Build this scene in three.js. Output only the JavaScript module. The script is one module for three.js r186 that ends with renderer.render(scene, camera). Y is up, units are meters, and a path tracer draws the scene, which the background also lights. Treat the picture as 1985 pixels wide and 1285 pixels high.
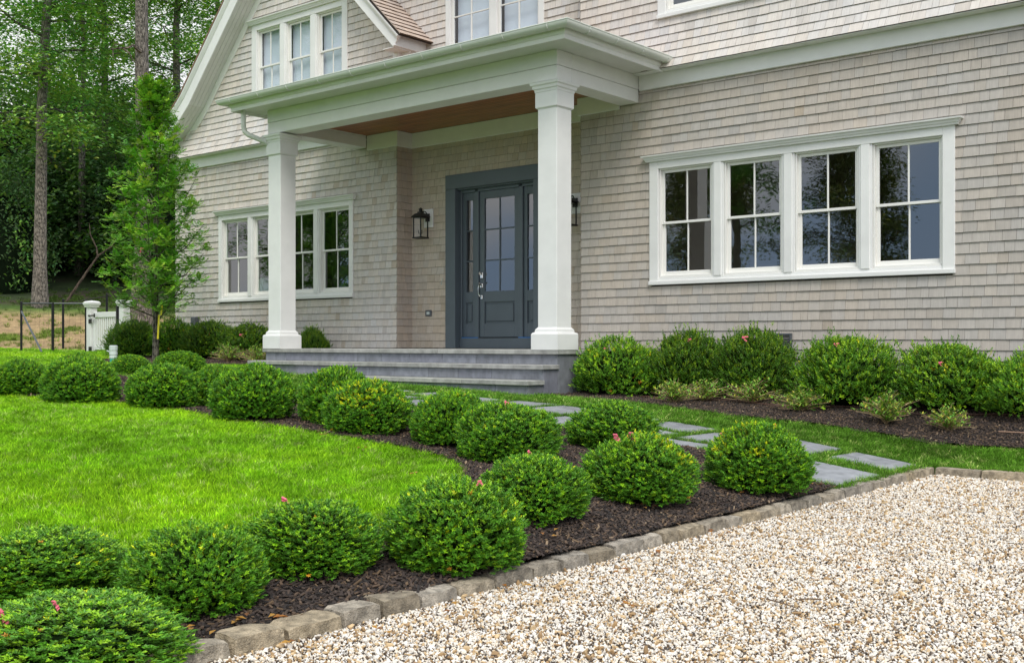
import * as THREE from 'three';

// ---------------------------------------------------------------- camera, sky, sun, exposure
const scene = new THREE.Scene();
const camera = new THREE.PerspectiveCamera(33.25, 1985 / 1285, 0.1, 600);
camera.position.set(8.94, 1.57, 13.52);
camera.rotation.set(0, THREE.MathUtils.degToRad(40.03), 0);
camera.setViewOffset(1985, 1285, 0, -22.5, 1985, 1285);   // a small lens shift keeps the uprights upright
const renderer = new THREE.WebGLRenderer({ antialias: true });
renderer.setSize(1024, 662);
renderer.toneMapping = THREE.LinearToneMapping;
renderer.toneMappingExposure = 1.12;
renderer.shadowMap.enabled = true;
const sun = new THREE.DirectionalLight(new THREE.Color(1, 0.96, 0.9), 2.0);
sun.position.set(60, 92, 50); sun.target.position.set(0, 0, 2);
sun.castShadow = true; sun.shadow.radius = 40; sun.shadow.mapSize.set(2048, 2048);
Object.assign(sun.shadow.camera, { left: -45, right: 45, top: 45, bottom: -45, near: 1, far: 200 });
scene.add(sun, sun.target);

// ---------------------------------------------------------------- random numbers and noise
const rng = (s) => () => { s = (s + 0x6d2b79f5) | 0; let t = Math.imul(s ^ (s >>> 15), 1 | s); t = (t + Math.imul(t ^ (t >>> 7), 61 | t)) ^ t; return ((t ^ (t >>> 14)) >>> 0) / 4294967296; };
const hash = (x, y, z) => { let h = Math.imul(x, 374761393) ^ Math.imul(y, 668265263) ^ Math.imul(z, 2147483647 ^ 0x5bd1e995); h = Math.imul(h ^ (h >>> 13), 1274126177); return ((h ^ (h >>> 16)) >>> 0) / 4294967296; };
const fade = (t) => t * t * (3 - 2 * t), mix = (a, b, t) => a + (b - a) * t, clamp = (x, a = 0, b = 1) => Math.min(b, Math.max(a, x));
const sstep = (a, b, x) => fade(clamp((x - a) / (b - a)));
function vnoise(x, y, px, py, s) {   // value noise, tileable when a period is given
  const xi = Math.floor(x), yi = Math.floor(y), fx = fade(x - xi), fy = fade(y - yi);
  const w = (a, p) => (p ? ((a % p) + p) % p : a);
  const a = hash(w(xi, px), w(yi, py), s), b = hash(w(xi + 1, px), w(yi, py), s), c = hash(w(xi, px), w(yi + 1, py), s), d = hash(w(xi + 1, px), w(yi + 1, py), s);
  return mix(mix(a, b, fx), mix(c, d, fx), fy);
}
function fbm(x, y, oct = 4, s = 1, px = 0, py = 0) { let a = 0.5, r = 0, n = 0; for (let o = 0; o < oct; o++) { r += a * vnoise(x, y, px, py, s + o); n += a; a *= 0.5; x *= 2; y *= 2; px *= 2; py *= 2; } return r / n; }

// overcast sky with thin blue openings, the same all round
{
  const W = 512, H = 256, data = new Float32Array(W * H * 4);
  for (let j = 0; j < H; j++) for (let i = 0; i < W; i++) {
    const el = ((j + 0.5) / H - 0.5) * Math.PI, u = i / W, k = (j * W + i) * 4, up = Math.max(0, Math.sin(el));
    const n = fbm(u * 14, (1 - up) * 7 + 3, 5, 71, 14, 0), m = fbm(u * 6, (1 - up) * 4, 4, 91, 6, 0);
    const open = sstep(0.46, 0.58, n) * sstep(0.38, 0.56, m), lum = mix(0.98, 1.16, up) * mix(0.88, 1.1, m);
    let c = [mix(lum, 0.36, open * 0.8), mix(lum * 1.01, 0.60, open * 0.8), mix(lum * 1.04, 0.95, open * 0.8)];
    if (el < 0) { const t = clamp(-el * 6); c = c.map((v, q) => mix(v, [0.22, 0.27, 0.16][q], t)); }
    data[k] = c[0]; data[k + 1] = c[1]; data[k + 2] = c[2]; data[k + 3] = 1;
  }
  const t = new THREE.DataTexture(data, W, H, THREE.RGBAFormat, THREE.FloatType);
  t.mapping = THREE.EquirectangularReflectionMapping; t.magFilter = t.minFilter = THREE.LinearFilter; t.needsUpdate = true;
  scene.background = t; scene.environment = t;
}

// ---------------------------------------------------------------- textures and materials
function tex(n, f, { srgb = false } = {}) {   // f(u, v, i, j) -> [r, g, b] in 0..1
  const d = new Uint8Array(n * n * 4);
  for (let j = 0; j < n; j++) for (let i = 0; i < n; i++) { const c = f(i / n, j / n), k = (j * n + i) * 4; for (let q = 0; q < 3; q++) d[k + q] = clamp(typeof c === 'number' ? c : c[q]) * 255; d[k + 3] = 255; }
  const t = new THREE.DataTexture(d, n, n); t.wrapS = t.wrapT = THREE.RepeatWrapping; t.magFilter = t.minFilter = THREE.LinearFilter; t.needsUpdate = true;
  if (srgb) t.colorSpace = THREE.SRGBColorSpace;
  return t;
}
const rep = (t, x, y = x) => { const c = t.clone(); c.repeat.set(x, y); c.needsUpdate = true; return c; };
const T = {
  grain: tex(512, (u, v) => { const f = fbm(u * 64, v * 3, 4, 5, 64, 3), b = fbm(u * 12, v * 4, 4, 9, 12, 4); return clamp(0.80 + 0.22 * f + 0.14 * (b - 0.5)); }),
  wood: tex(512, (u, v) => { const f = fbm(u * 4, v * 70, 4, 15, 4, 70), b = fbm(u * 5, v * 14, 4, 19, 5, 14); return clamp(0.35 + 0.5 * f + 0.4 * (b - 0.4)); }),
  mottle: tex(512, (u, v) => clamp(0.94 + 0.14 * (fbm(u * 6, v * 6, 6, 21, 6, 6) - 0.35))),
  stone: tex(512, (u, v) => { const f = fbm(u * 10, v * 10, 6, 31, 10, 10), g = fbm(u * 24, v * 6, 5, 37, 24, 6); return clamp(0.45 + 0.55 * f + 0.3 * (g - 0.5)); }),
  rock: tex(512, (u, v) => { const f = fbm(u * 14, v * 14, 6, 41, 14, 14), s = fbm(u * 100, v * 100, 2, 43, 100, 100); return clamp(0.2 + 0.85 * f + 0.35 * (s - 0.5)); }),
  bark: tex(512, (u, v) => { const f = fbm(u * 26 + 1.5 * fbm(u * 8, v * 6, 3, 2, 8, 6), v * 7, 5, 51, 26, 7); return clamp(0.35 + (f - 0.38) * 1.9); }),
  fine: tex(512, (u, v) => { const f = fbm(u * 60, v * 60, 4, 61, 60, 60), g = fbm(u * 8, v * 8, 4, 63, 8, 8); return clamp(0.25 + 0.75 * f + 0.4 * (g - 0.5)); }),
  wave: tex(256, (u, v) => fbm(u * 3, v * 3, 3, 67, 3, 3)),
};
const M = {};
const mat = (name, rgb, rough, o = {}) => { const m = new THREE.MeshPhysicalMaterial({ roughness: rough, side: THREE.DoubleSide, ...o }); m.color.setRGB(...rgb); m.name = name; return (M[name] = m); };
mat('white', [0.86, 0.86, 0.84], 0.42, { map: rep(T.mottle, 0.7), bumpMap: rep(T.fine, 1.5), bumpScale: 0.00025 });
mat('soffit', [0.74, 0.74, 0.71], 0.5, { map: rep(T.mottle, 0.6) });
mat('gutter', [0.72, 0.75, 0.69], 0.3, { map: rep(T.mottle, 0.5), clearcoat: 0.3 });
mat('sash', [0.84, 0.83, 0.79], 0.4);
mat('shingle', [1, 1, 1], 0.82, { vertexColors: true, map: rep(T.grain, 2.2, 2.2), bumpMap: rep(T.grain, 2.2, 2.2), bumpScale: 0.0022 });
mat('sheathing', [0.05, 0.04, 0.035], 0.9);
mat('concrete', [0.34, 0.33, 0.31], 0.9, { map: rep(T.fine, 0.8), bumpMap: rep(T.fine, 1), bumpScale: 0.003 });
mat('door', [0.112, 0.140, 0.163], 0.45, { map: rep(T.mottle, 1), bumpMap: rep(T.wood, 1.2), bumpScale: 0.0006 });
mat('ceiling', [1, 1, 1], 0.42, { vertexColors: true, map: rep(T.wood, 0.9), clearcoat: 0.15 });
mat('bluestone', [1, 1, 1], 0.72, { vertexColors: true, map: rep(T.stone, 0.9), bumpMap: rep(T.stone, 1.7), bumpScale: 0.003 });
mat('kerb', [1, 1, 1], 0.9, { vertexColors: true, map: rep(T.rock, 2.2), bumpMap: rep(T.rock, 3.1), bumpScale: 0.012 });
mat('black', [0.012, 0.012, 0.013], 0.4, { metalness: 0.2 });
mat('grey', [0.10, 0.11, 0.12], 0.5);
mat('chrome', [0.75, 0.73, 0.7], 0.18, { metalness: 1 });
mat('glass', [0.93, 0.96, 0.95], 0.015, { transmission: 1, thickness: 0, ior: 2.3, bumpMap: rep(T.wave, 0.8), bumpScale: 0.0006 });
mat('greenglass', [0.62, 0.80, 0.70], 0.015, { transmission: 1, thickness: 0, ior: 2.3, bumpMap: rep(T.wave, 0.8), bumpScale: 0.0006 });
mat('upglass', [0.95, 0.97, 0.98], 0.015, { transmission: 1, thickness: 0, ior: 1.6 });
mat('lampglass', [0.97, 0.97, 0.96], 0.02, { transmission: 1, thickness: 0, ior: 1.45 });
mat('shade', [0.70, 0.77, 0.86], 0.8);  // blue tint stands in for pale sky mirrored by the upper panes
mat('inner', [0.30, 0.26, 0.21], 0.9);
mat('leaf', [1, 1, 1], 0.42, { vertexColors: true, specularIntensity: 0.7 });
mat('softleaf', [1, 1, 1], 0.7, { vertexColors: true, transmission: 0.32, thickness: 0, specularIntensity: 0.5 });
mat('core', [1, 1, 1], 1, { vertexColors: true, specularIntensity: 0 });
mat('grass', [1, 1, 1], 0.85, { vertexColors: true, transmission: 0.35, thickness: 0, specularIntensity: 0.25 });
mat('twig', [1, 1, 1], 0.85, { vertexColors: true });
mat('bark', [1, 1, 1], 0.92, { vertexColors: true, map: rep(T.bark, 2.2, 2.4), bumpMap: rep(T.bark, 2.2, 2.4), bumpScale: 0.03 });
mat('terrain', [1, 1, 1], 0.95, { vertexColors: true, map: rep(T.fine, 0.7), bumpMap: rep(T.fine, 0.9), bumpScale: 0.03 });
mat('mulch', [0.055, 0.040, 0.032], 0.95, { map: rep(T.fine, 1.3), bumpMap: rep(T.fine, 1.9), bumpScale: 0.02 });
mat('chip', [1, 1, 1], 0.9);
mat('gravelbase', [0.15, 0.105, 0.065], 0.95, { map: rep(T.fine, 2), bumpMap: rep(T.fine, 2.5), bumpScale: 0.01 });
mat('pebble', [1, 1, 1], 0.75);
mat('pink', [0.85, 0.16, 0.24], 0.6);
mat('yellow', [0.85, 0.75, 0.03], 0.6);
mat('pvc', [0.58, 0.64, 0.62], 0.4);
mat('pvcgreen', [0.03, 0.35, 0.28], 0.4);
mat('vinyl', [0.82, 0.82, 0.81], 0.35, { map: rep(T.mottle, 0.8) });
mat('tape', [0.03, 0.2, 0.55], 0.6);
mat('lampwhite', [0.75, 0.74, 0.7], 0.7);
mat('hose', [0.09, 0.045, 0.03], 0.6);

// ---------------------------------------------------------------- mesh builder
const UPV = new THREE.Vector3(0, 1, 0);
class MB {
  constructor() { this.p = []; this.u = []; this.c = []; this.col = [1, 1, 1]; this.uo = [0, 0]; }
  tri(a, b, c, ua, ub, uc) { this.p.push(...a, ...b, ...c); this.u.push(...ua, ...ub, ...uc); const k = this.col; this.c.push(...k, ...k, ...k); }
  face(...v) {   // flat convex polygon, uv in metres across its main axis
    const [a, b, c] = v, n = [0, 1, 2].map((i) => { const j = (i + 1) % 3, k = (i + 2) % 3; return Math.abs((b[j] - a[j]) * (c[k] - a[k]) - (b[k] - a[k]) * (c[j] - a[j])); });
    const ax = n[0] >= n[1] && n[0] >= n[2] ? 0 : n[1] >= n[2] ? 1 : 2, [ox, oy] = this.uo;
    const uv = (q) => (ax === 0 ? [q[2] + ox, q[1] + oy] : ax === 1 ? [q[0] + ox, q[2] + oy] : [q[0] + ox, q[1] + oy]);
    for (let i = 2; i < v.length; i++) this.tri(a, v[i - 1], v[i], uv(a), uv(v[i - 1]), uv(v[i]));
    return this;
  }
  box(x0, y0, z0, x1, y1, z1, ch = 0, M4) {   // box with chamfered edges
    const cx = (x0 + x1) / 2, cy = (y0 + y1) / 2, cz = (z0 + z1) / 2, h = [(x1 - x0) / 2, (y1 - y0) / 2, (z1 - z0) / 2];
    ch = Math.min(ch, h[0] * 0.8, h[1] * 0.8, h[2] * 0.8);
    const P = (s, ax) => { const q = [0, 1, 2].map((i) => s[i] * (h[i] - (i === ax ? 0 : ch))); let v = [cx + q[0], cy + q[1], cz + q[2]]; if (M4) v = new THREE.Vector3(...v).applyMatrix4(M4).toArray(); return v; };
    const S = [[-1, -1], [1, -1], [1, 1], [-1, 1]];
    for (let ax = 0; ax < 3; ax++) for (const s of [-1, 1]) this.face(...(s > 0 ? S : [...S].reverse()).map(([a, b]) => { const t = [0, 0, 0]; t[ax] = s; t[(ax + 1) % 3] = a; t[(ax + 2) % 3] = b; return P(t, ax); }));
    if (ch > 0) {
      for (let ax = 0; ax < 3; ax++) for (const a of [-1, 1]) for (const b of [-1, 1]) {
        const j = (ax + 1) % 3, k = (ax + 2) % 3, t = (e) => { const q = [0, 0, 0]; q[ax] = e; q[j] = a; q[k] = b; return q; };
        const v = [P(t(-1), j), P(t(1), j), P(t(1), k), P(t(-1), k)]; this.face(...(a * b > 0 ? v : v.reverse()));
      }
      for (const a of [-1, 1]) for (const b of [-1, 1]) for (const c of [-1, 1]) { const v = [P([a, b, c], 0), P([a, b, c], 1), P([a, b, c], 2)]; this.face(...(a * b * c > 0 ? v : v.reverse())); }
    }
    return this;
  }
  sweep(prof, path, { plane = 'XZ', closed = false, sign = 1, caps = true } = {}) {   // prof: [out, up]; path: 2-D points; mitred corners
    const n = path.length, rings = [];
    const dir = (a, b) => { const d = [b[0] - a[0], b[1] - a[1]], l = Math.hypot(...d); return [d[0] / l, d[1] / l]; };
    for (let i = 0; i < n; i++) {
      const d0 = i > 0 ? dir(path[i - 1], path[i]) : closed ? dir(path[n - 1], path[0]) : dir(path[0], path[1]);
      const d1 = i < n - 1 ? dir(path[i], path[i + 1]) : closed ? dir(path[n - 1], path[0]) : d0;
      const n0 = [d0[1] * sign, -d0[0] * sign], n1 = [d1[1] * sign, -d1[0] * sign], k = 1 + n0[0] * n1[0] + n0[1] * n1[1], m = [(n0[0] + n1[0]) / k, (n0[1] + n1[1]) / k];
      rings.push(prof.map(([o, u]) => { const a = path[i][0] + m[0] * o, b = path[i][1] + m[1] * o; return plane === 'XZ' ? [a, u, b] : [a, b, u]; }));
    }
    for (let i = 0; i < (closed ? n : n - 1); i++) { const A = rings[i], B = rings[(i + 1) % n]; for (let j = 0; j < prof.length - 1; j++) this.face(A[j], B[j], B[j + 1], A[j + 1]); }
    if (caps && !closed) for (const R of [rings[0], rings[n - 1]]) this.face(...R);
    return this;
  }
  tube(pts, r, seg = 6) {   // pts: Vector3 list, r: radius or list
    const R = (i) => (Array.isArray(r) ? r[i] : r), rings = [];
    for (let i = 0; i < pts.length; i++) {
      const d = new THREE.Vector3().subVectors(pts[Math.min(i + 1, pts.length - 1)], pts[Math.max(i - 1, 0)]).normalize();
      const a = new THREE.Vector3().crossVectors(d, Math.abs(d.y) > 0.9 ? new THREE.Vector3(1, 0, 0) : UPV).normalize(), b = new THREE.Vector3().crossVectors(d, a);
      rings.push([...Array(seg + 1)].map((_, k) => { const t = (k / seg) * Math.PI * 2; return pts[i].clone().addScaledVector(a, Math.cos(t) * R(i)).addScaledVector(b, Math.sin(t) * R(i)).toArray(); }));
    }
    let l = 0;
    for (let i = 0; i < pts.length - 1; i++) {
      const l2 = l + pts[i].distanceTo(pts[i + 1]);
      for (let k = 0; k < seg; k++) {
        const q = 2 * Math.PI * R(i) / seg, A = rings[i][k], B = rings[i][k + 1], C = rings[i + 1][k + 1], D = rings[i + 1][k];
        this.tri(A, B, C, [k * q, l], [k * q + q, l], [k * q + q, l2]); this.tri(A, C, D, [k * q, l], [k * q + q, l2], [k * q, l2]);
      }
      l = l2;
    }
    return this;
  }
  leaf(p, d, side, L, w, fold = 0.25) {   // a folded lance of two faces
    const nx = d[1] * side[2] - d[2] * side[1], ny = d[2] * side[0] - d[0] * side[2], nz = d[0] * side[1] - d[1] * side[0], f = w * fold;
    const m = [p[0] + d[0] * L * 0.45, p[1] + d[1] * L * 0.45, p[2] + d[2] * L * 0.45], tip = [p[0] + d[0] * L, p[1] + d[1] * L, p[2] + d[2] * L];
    const a = [m[0] + side[0] * w + nx * f, m[1] + side[1] * w + ny * f, m[2] + side[2] * w + nz * f], b = [m[0] - side[0] * w + nx * f, m[1] - side[1] * w + ny * f, m[2] - side[2] * w + nz * f];
    this.tri(p, a, tip, [0, 0], [1, 0.5], [0, 1]); this.tri(p, tip, b, [0, 0], [0, 1], [1, 0.5]);
    return this;
  }
  poly(shape, z0, z1) { const g = new THREE.ExtrudeGeometry(shape, { depth: z1 - z0, bevelEnabled: false }).translate(0, 0, z0), n = g.index ? g.toNonIndexed() : g, q = n.getAttribute('position'); for (let i = 0; i < q.count; i += 3) this.face(...[0, 1, 2].map((k) => [q.getX(i + k), q.getY(i + k), q.getZ(i + k)])); return this; }
  add(g, m4) { let q = g.index ? g.toNonIndexed() : g.clone(); if (m4) q.applyMatrix4(m4); q = q.getAttribute('position'); for (let i = 0; i < q.count; i += 3) this.face(...[0, 1, 2].map((k) => [q.getX(i + k), q.getY(i + k), q.getZ(i + k)])); return this; }
  geo() {
    const g = new THREE.BufferGeometry();
    g.setAttribute('position', new THREE.Float32BufferAttribute(this.p, 3)); g.setAttribute('uv', new THREE.Float32BufferAttribute(this.u, 2)); g.setAttribute('color', new THREE.Float32BufferAttribute(this.c, 3));
    return g;
  }
  mesh(name, m, parent) { return put(name, this.geo(), m, parent); }
}
const used = new Map();
function numbered(name) { const n = used.get(name) ?? 0; used.set(name, n + 1); return n ? name + '_' + String(n).padStart(3, '0') : name; }
function put(name, g, m, parent = scene) {
  const o = new THREE.Mesh(g, m); o.name = parent === scene ? numbered(name) : name; o.castShadow = o.receiveShadow = true; parent.add(o); return o;
}
function group(name, parent = scene, pos = [0, 0, 0], turn = 0) { const o = new THREE.Group(); o.name = parent === scene ? numbered(name) : name; o.position.set(...pos); o.rotation.y = turn; parent.add(o); return o; }
const tag = (o, label, category, grp) => { o.userData.label = label; o.userData.category = category; if (grp) o.userData.group = grp; return o; };
const kind = (o, k, label) => { o.userData.kind = k; if (label) o.userData.label = label; return o; };
const V = (x, y, z) => new THREE.Vector3(x, y, z);

// ---------------------------------------------------------------- the lie of the land
const DRIVE = 0.37, KX = 5.36, KZ = 3.3;   // gravel height; kerb lines
const CAM = [8.94, 1.57, 13.52], CY = Math.cos(0.69866), SY = Math.sin(0.69866);
function project(x, y, z) { const dx = x - CAM[0], dz = z - CAM[2], k = -dx * SY - dz * CY; return [992.5 + 2152 * (dx * CY - dz * SY) / k, 665 - 2152 * (y - CAM[1]) / k, k]; }
const TAB = [[-3, 0.41], [0, 0.42], [1.5, 0.61], [4.3, 0.84], [7, 0.94], [13, 1.2], [21, 1.36], [30, 1.7], [60, 3.5], [200, 6]];
function height(x, z) {
  const e = KX - x; let y = TAB[0][1];
  for (let i = 0; i < TAB.length - 1; i++) if (e > TAB[i][0]) y = mix(TAB[i][1], TAB[i + 1][1], fade(clamp((e - TAB[i][0]) / (TAB[i + 1][0] - TAB[i][0]))) * 0.4 + 0.6 * clamp((e - TAB[i][0]) / (TAB[i + 1][0] - TAB[i][0])));
  y = mix(y, Math.max(y, 0.84), 1 - sstep(0.6, 3.3, z));
  if (z > 9 && x < KX) y -= Math.min(0.22, 0.07 * (z - 9)) * (0.45 + 0.55 * sstep(0, 1.2, e));
  const k = -(x - CAM[0]) * SY - (z - CAM[2]) * CY, h = Math.max(0, k - 26.5);
  y += h < 3 ? h * h * 0.028 : h < 16 ? 0.252 + (h - 3) * 0.165 : 2.4 + (h - 16) * 0.05;
  return y;
}
const lawnEdge = (x) => 7.42 + 0.12 * Math.sin(x * 1.7) + (x < 0 ? 0.10 * -x : 0) + (x > 2.6 ? Math.pow(Math.max(0, x - 2.9), 2.2) * 0.62 : 0);
function region(x, z) {
  if (x > KX - 0.02 && z > KZ - 0.02) return 'drive';
  if (z < 0.02 && x > -11.8) return 'house';
  if (x > -6.2 && x < 0.09 && z < 2.68) return 'house';
  const w = 0.09 * (fbm(x * 1.4, z * 1.4, 2, 301) - 0.5);
  if (x > 0.06 && z < 2.36 + w) return 'bed';
  if (x < -6.2 && x > -11.4 && z < 1.7 + w + (x < -6.6 ? 2.1 * sstep(-6.4, -7.4, x) * sstep(-10.6, -9, x) : 0)) return 'bed';
  if (x > 4.42 + w && z > 5.32 + w) return 'bed';
  if (x > -5 && x <= 4.55 && z > 5.05 + w * 2 + (x < 0 ? -x * 0.06 : 0) && z < lawnEdge(x) + w) return 'bed';
  return 'lawn';
}

// ---------------------------------------------------------------- the house
const house = group('house');
tag(house, 'two storey house with bleached cedar shingles, white trim, gable and columned entry porch', 'house');
const WALLS = new MB();
const rect = (x0, y0, x1, y1) => { const s = new THREE.Shape(); s.moveTo(x0, y0); s.lineTo(x1, y0); s.lineTo(x1, y1); s.lineTo(x0, y1); s.closePath(); return s; };
const hole = (x0, y0, x1, y1) => { const s = new THREE.Path(); s.moveTo(x0, y0); s.lineTo(x1, y0); s.lineTo(x1, y1); s.lineTo(x0, y1); s.closePath(); return s; };
const XL = -11.8, XA = -5.03, XB = -1.04, XR = 9.4, ZR = -0.36, TOP = 8.7;
const LW = { x0: -10.23, x1: -6.15, y0: 2.40, y1: 4.17, n: 4 }, RW = { x0: 0.19, x1: 4.49, y0: 2.40, y1: 4.17, n: 4 };
const SL = [[-11.98, 5.52], [-11.51, 5.84], [-11.17, 6.06], [-10.71, 6.44], [-10.26, 6.93], [-9.41, 7.85], [-7.75, 9.67]], SR = [[-7.75, 9.67], [-5.65, 7.57], [-4.68, 6.60]];
{
  const cut = (s, ...h) => { s.holes.push(...h); return s; };
  const win = (w) => hole(w.x0 + 0.06, w.y0 + 0.08, w.x1 - 0.06, w.y1 - 0.06);
  const a = new MB().poly(cut(rect(XL, 0.3, XA, 5.45), win(LW)), -0.17, -0.02).mesh('wall', M.sheathing, house);
  const r = new MB().poly(cut(rect(XB, 0.3, XR, 5.45), win(RW)), -0.17, -0.02).mesh('wall', M.sheathing, house);
  new MB().poly(cut(rect(XA - 2.0, 0.3, XB + 0.15, TOP), hole(-3.98, 1.4, -2.23, 4.22), hole(-4.1, 6.2, -2.1, 8.1)), ZR - 0.17, ZR - 0.02).mesh('wall', M.sheathing, house);
  const g = new THREE.Shape(); g.moveTo(XL, 5.45); g.lineTo(XA + 0.08, 5.45); g.lineTo(XA + 0.08, 6.95); g.lineTo(-7.75, 9.67); SL.slice(0, -1).reverse().forEach((p) => g.lineTo(Math.max(XL, p[0]), p[1])); g.closePath();
  g.holes.push(hole(-9.0, 6.2, -6.4, 7.8));
  new MB().poly(g, -0.15, 0.0).mesh('wall', M.sheathing, house);
  new MB().poly(cut(rect(XB, 5.45, XR, TOP), hole(0.45, 6.3, 2.35, 8.0)), -0.15, 0.0).mesh('wall', M.sheathing, house);
  const s = new MB(); // returns, ends, rear, ceilings and floors: the closed shell
  s.box(XA - 0.15, 0.3, ZR - 0.02, XA - 0.02, 6.8, -0.17); s.box(XB + 0.02, 0.3, ZR - 0.02, XB + 0.15, TOP, -0.17);
  s.box(XL, 0.3, -9, XL + 0.15, 6.2, -0.17); s.box(XR - 0.15, 0.3, -9, XR, TOP, -0.17); s.box(XL + 0.15, 0.3, -9, XR - 0.15, 5.6, -8.85); s.box(-8.5, 5.6, -9, XR - 0.15, 8.4, -8.85);
  s.mesh('wall', M.sheathing, house);
  const f = new MB(); f.box(XL + 0.16, 1.3, -8.8, XR - 0.16, 1.45, -0.55); f.box(XL + 0.16, 5.0, -8.8, XR - 0.16, 5.15, -0.55);
  f.box(-8.5, 8.2, -8.8, XR - 0.16, 8.3, -0.55); f.box(XL + 0.16, 1.46, -4.3, XR - 0.16, 4.99, -4.2); f.box(XA - 0.2, 1.46, -4.2, XA - 0.1, 4.99, -0.56); f.box(XB + 0.1, 1.46, -4.2, XB + 0.2, 4.99, -0.56); f.box(2.3, 1.46, -4.2, 2.4, 4.99, -2.6);
  f.mesh('interior', M.inner, house);
  const b = new MB(); b.box(XL + 0.02, 0.2, -0.01, XA - 1.2, 1.42, 0.01); b.box(0.08, 0.2, -0.01, XR, 1.40, 0.012); b.mesh('foundation', M.concrete, house);
  var rightWall = r;
}

// shingles: each is its own wedge; the nearest three hundred are parts of the wall they hang on, the rest one cladding
const shR = rng(11), shingles = [];
const EXPO = 0.127, flare = (y) => (y < 6.2 ? 0.19 * Math.pow(1 - clamp((y - 5.44) / 0.76), 2.0) : 0);
function patch({ at, y0, y1, span, holes = [], wmin = 0.085, wmax = 0.185, tone = () => [1, 1, 1], phase = 0, thick = 0.0195, expo = EXPO }) {
  for (let y = y0 + phase; y < y1 - 0.02; y += expo) {
    let list = [span(y + expo * 0.5)].filter(Boolean);
    for (const h of holes) if (y + expo * 0.5 > h[1] && y + expo * 0.5 < h[3]) list = list.flatMap(([a, b]) => (h[0] >= b || h[2] <= a ? [[a, b]] : [[a, h[0]], [h[2], b]].filter(([p, q]) => q - p > 0.01)));
    for (const [a, b] of list) for (let x = a; x < b - 1e-4;) {
      let w = mix(wmin, wmax, Math.pow(shR(), 0.9)); if (b - x - w < 0.05) w = b - x;
      const top = Math.min(y + expo + 0.004, y1), dy = (shR() - 0.5) * 0.0035, t0 = thick + (shR() - 0.5) * 0.004, t1 = 0.003 + shR() * 0.002, g = 0.0009 + shR() * 0.0010, skew = (shR() - 0.5) * 0.002;
      shingles.push({ at, x0: x + g, x1: x + w - g, y: y + dy, top, t0, t1, skew, c: tone(x, y), u: [shR() * 7, shR() * 7], mid: at(x + w / 2, y, 0) });
      x += w;
    }
  }
}
function shingle(mb, s) {
  const { at, x0, x1, y, top, t0, t1, skew } = s; mb.col = s.c; mb.uo = s.u;
  const A = at(x0, y, t0), B = at(x1, y + skew, t0), C = at(x1, top, t1), D = at(x0, top, t1), a = at(x0, y, -0.003), b = at(x1, y + skew, -0.003), c = at(x1, top, -0.003), d = at(x0, top, -0.003);
  mb.face(A, B, C, D).face(b, a, d, c); mb.col = s.c.map((v, i) => v * [0.26, 0.22, 0.18][i]); mb.face(a, b, B, A); mb.col = s.c.map((v) => v * 0.7); mb.face(b, c, C, B).face(d, a, A, D).face(c, d, D, C);  // dark end grain, coloured deeper to draw the shadow line below each course
}
const tones = (base, vary, rust) => (x, y) => {
  const k = 1 + (shR() - 0.5) * vary, n = fbm(x * 0.7 + 9, y * 1.4, 3, 77), warm = (shR() - 0.5) * 0.05 + (n - 0.5) * 0.07;
  let c = [base[0] * k * (1 + warm), base[1] * k, base[2] * k * (1 - warm * 1.3)];
  if (rust && shR() < rust(x, y)) { const q = 0.15 + 0.4 * shR(); c = [mix(c[0], 0.46, q), mix(c[1], 0.36, q), mix(c[2], 0.25, q)]; }
  if (shR() < 0.05) c = c.map((v) => v * 0.92);
  const st = fbm(x * 5, y * 0.35, 3, 177); if (st > 0.58) { const q = (st - 0.58) * 0.5; c = [c[0] * (1 - q), c[1] * (1 - q * 1.06), c[2] * (1 - q * 1.15)]; }
  return c;
};
const front = (z) => (x, y, o) => [x, y, z + o];
const PALE = [0.535, 0.488, 0.435], PALEL = [0.66, 0.61, 0.55], PALER = [0.74, 0.69, 0.64];
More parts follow.
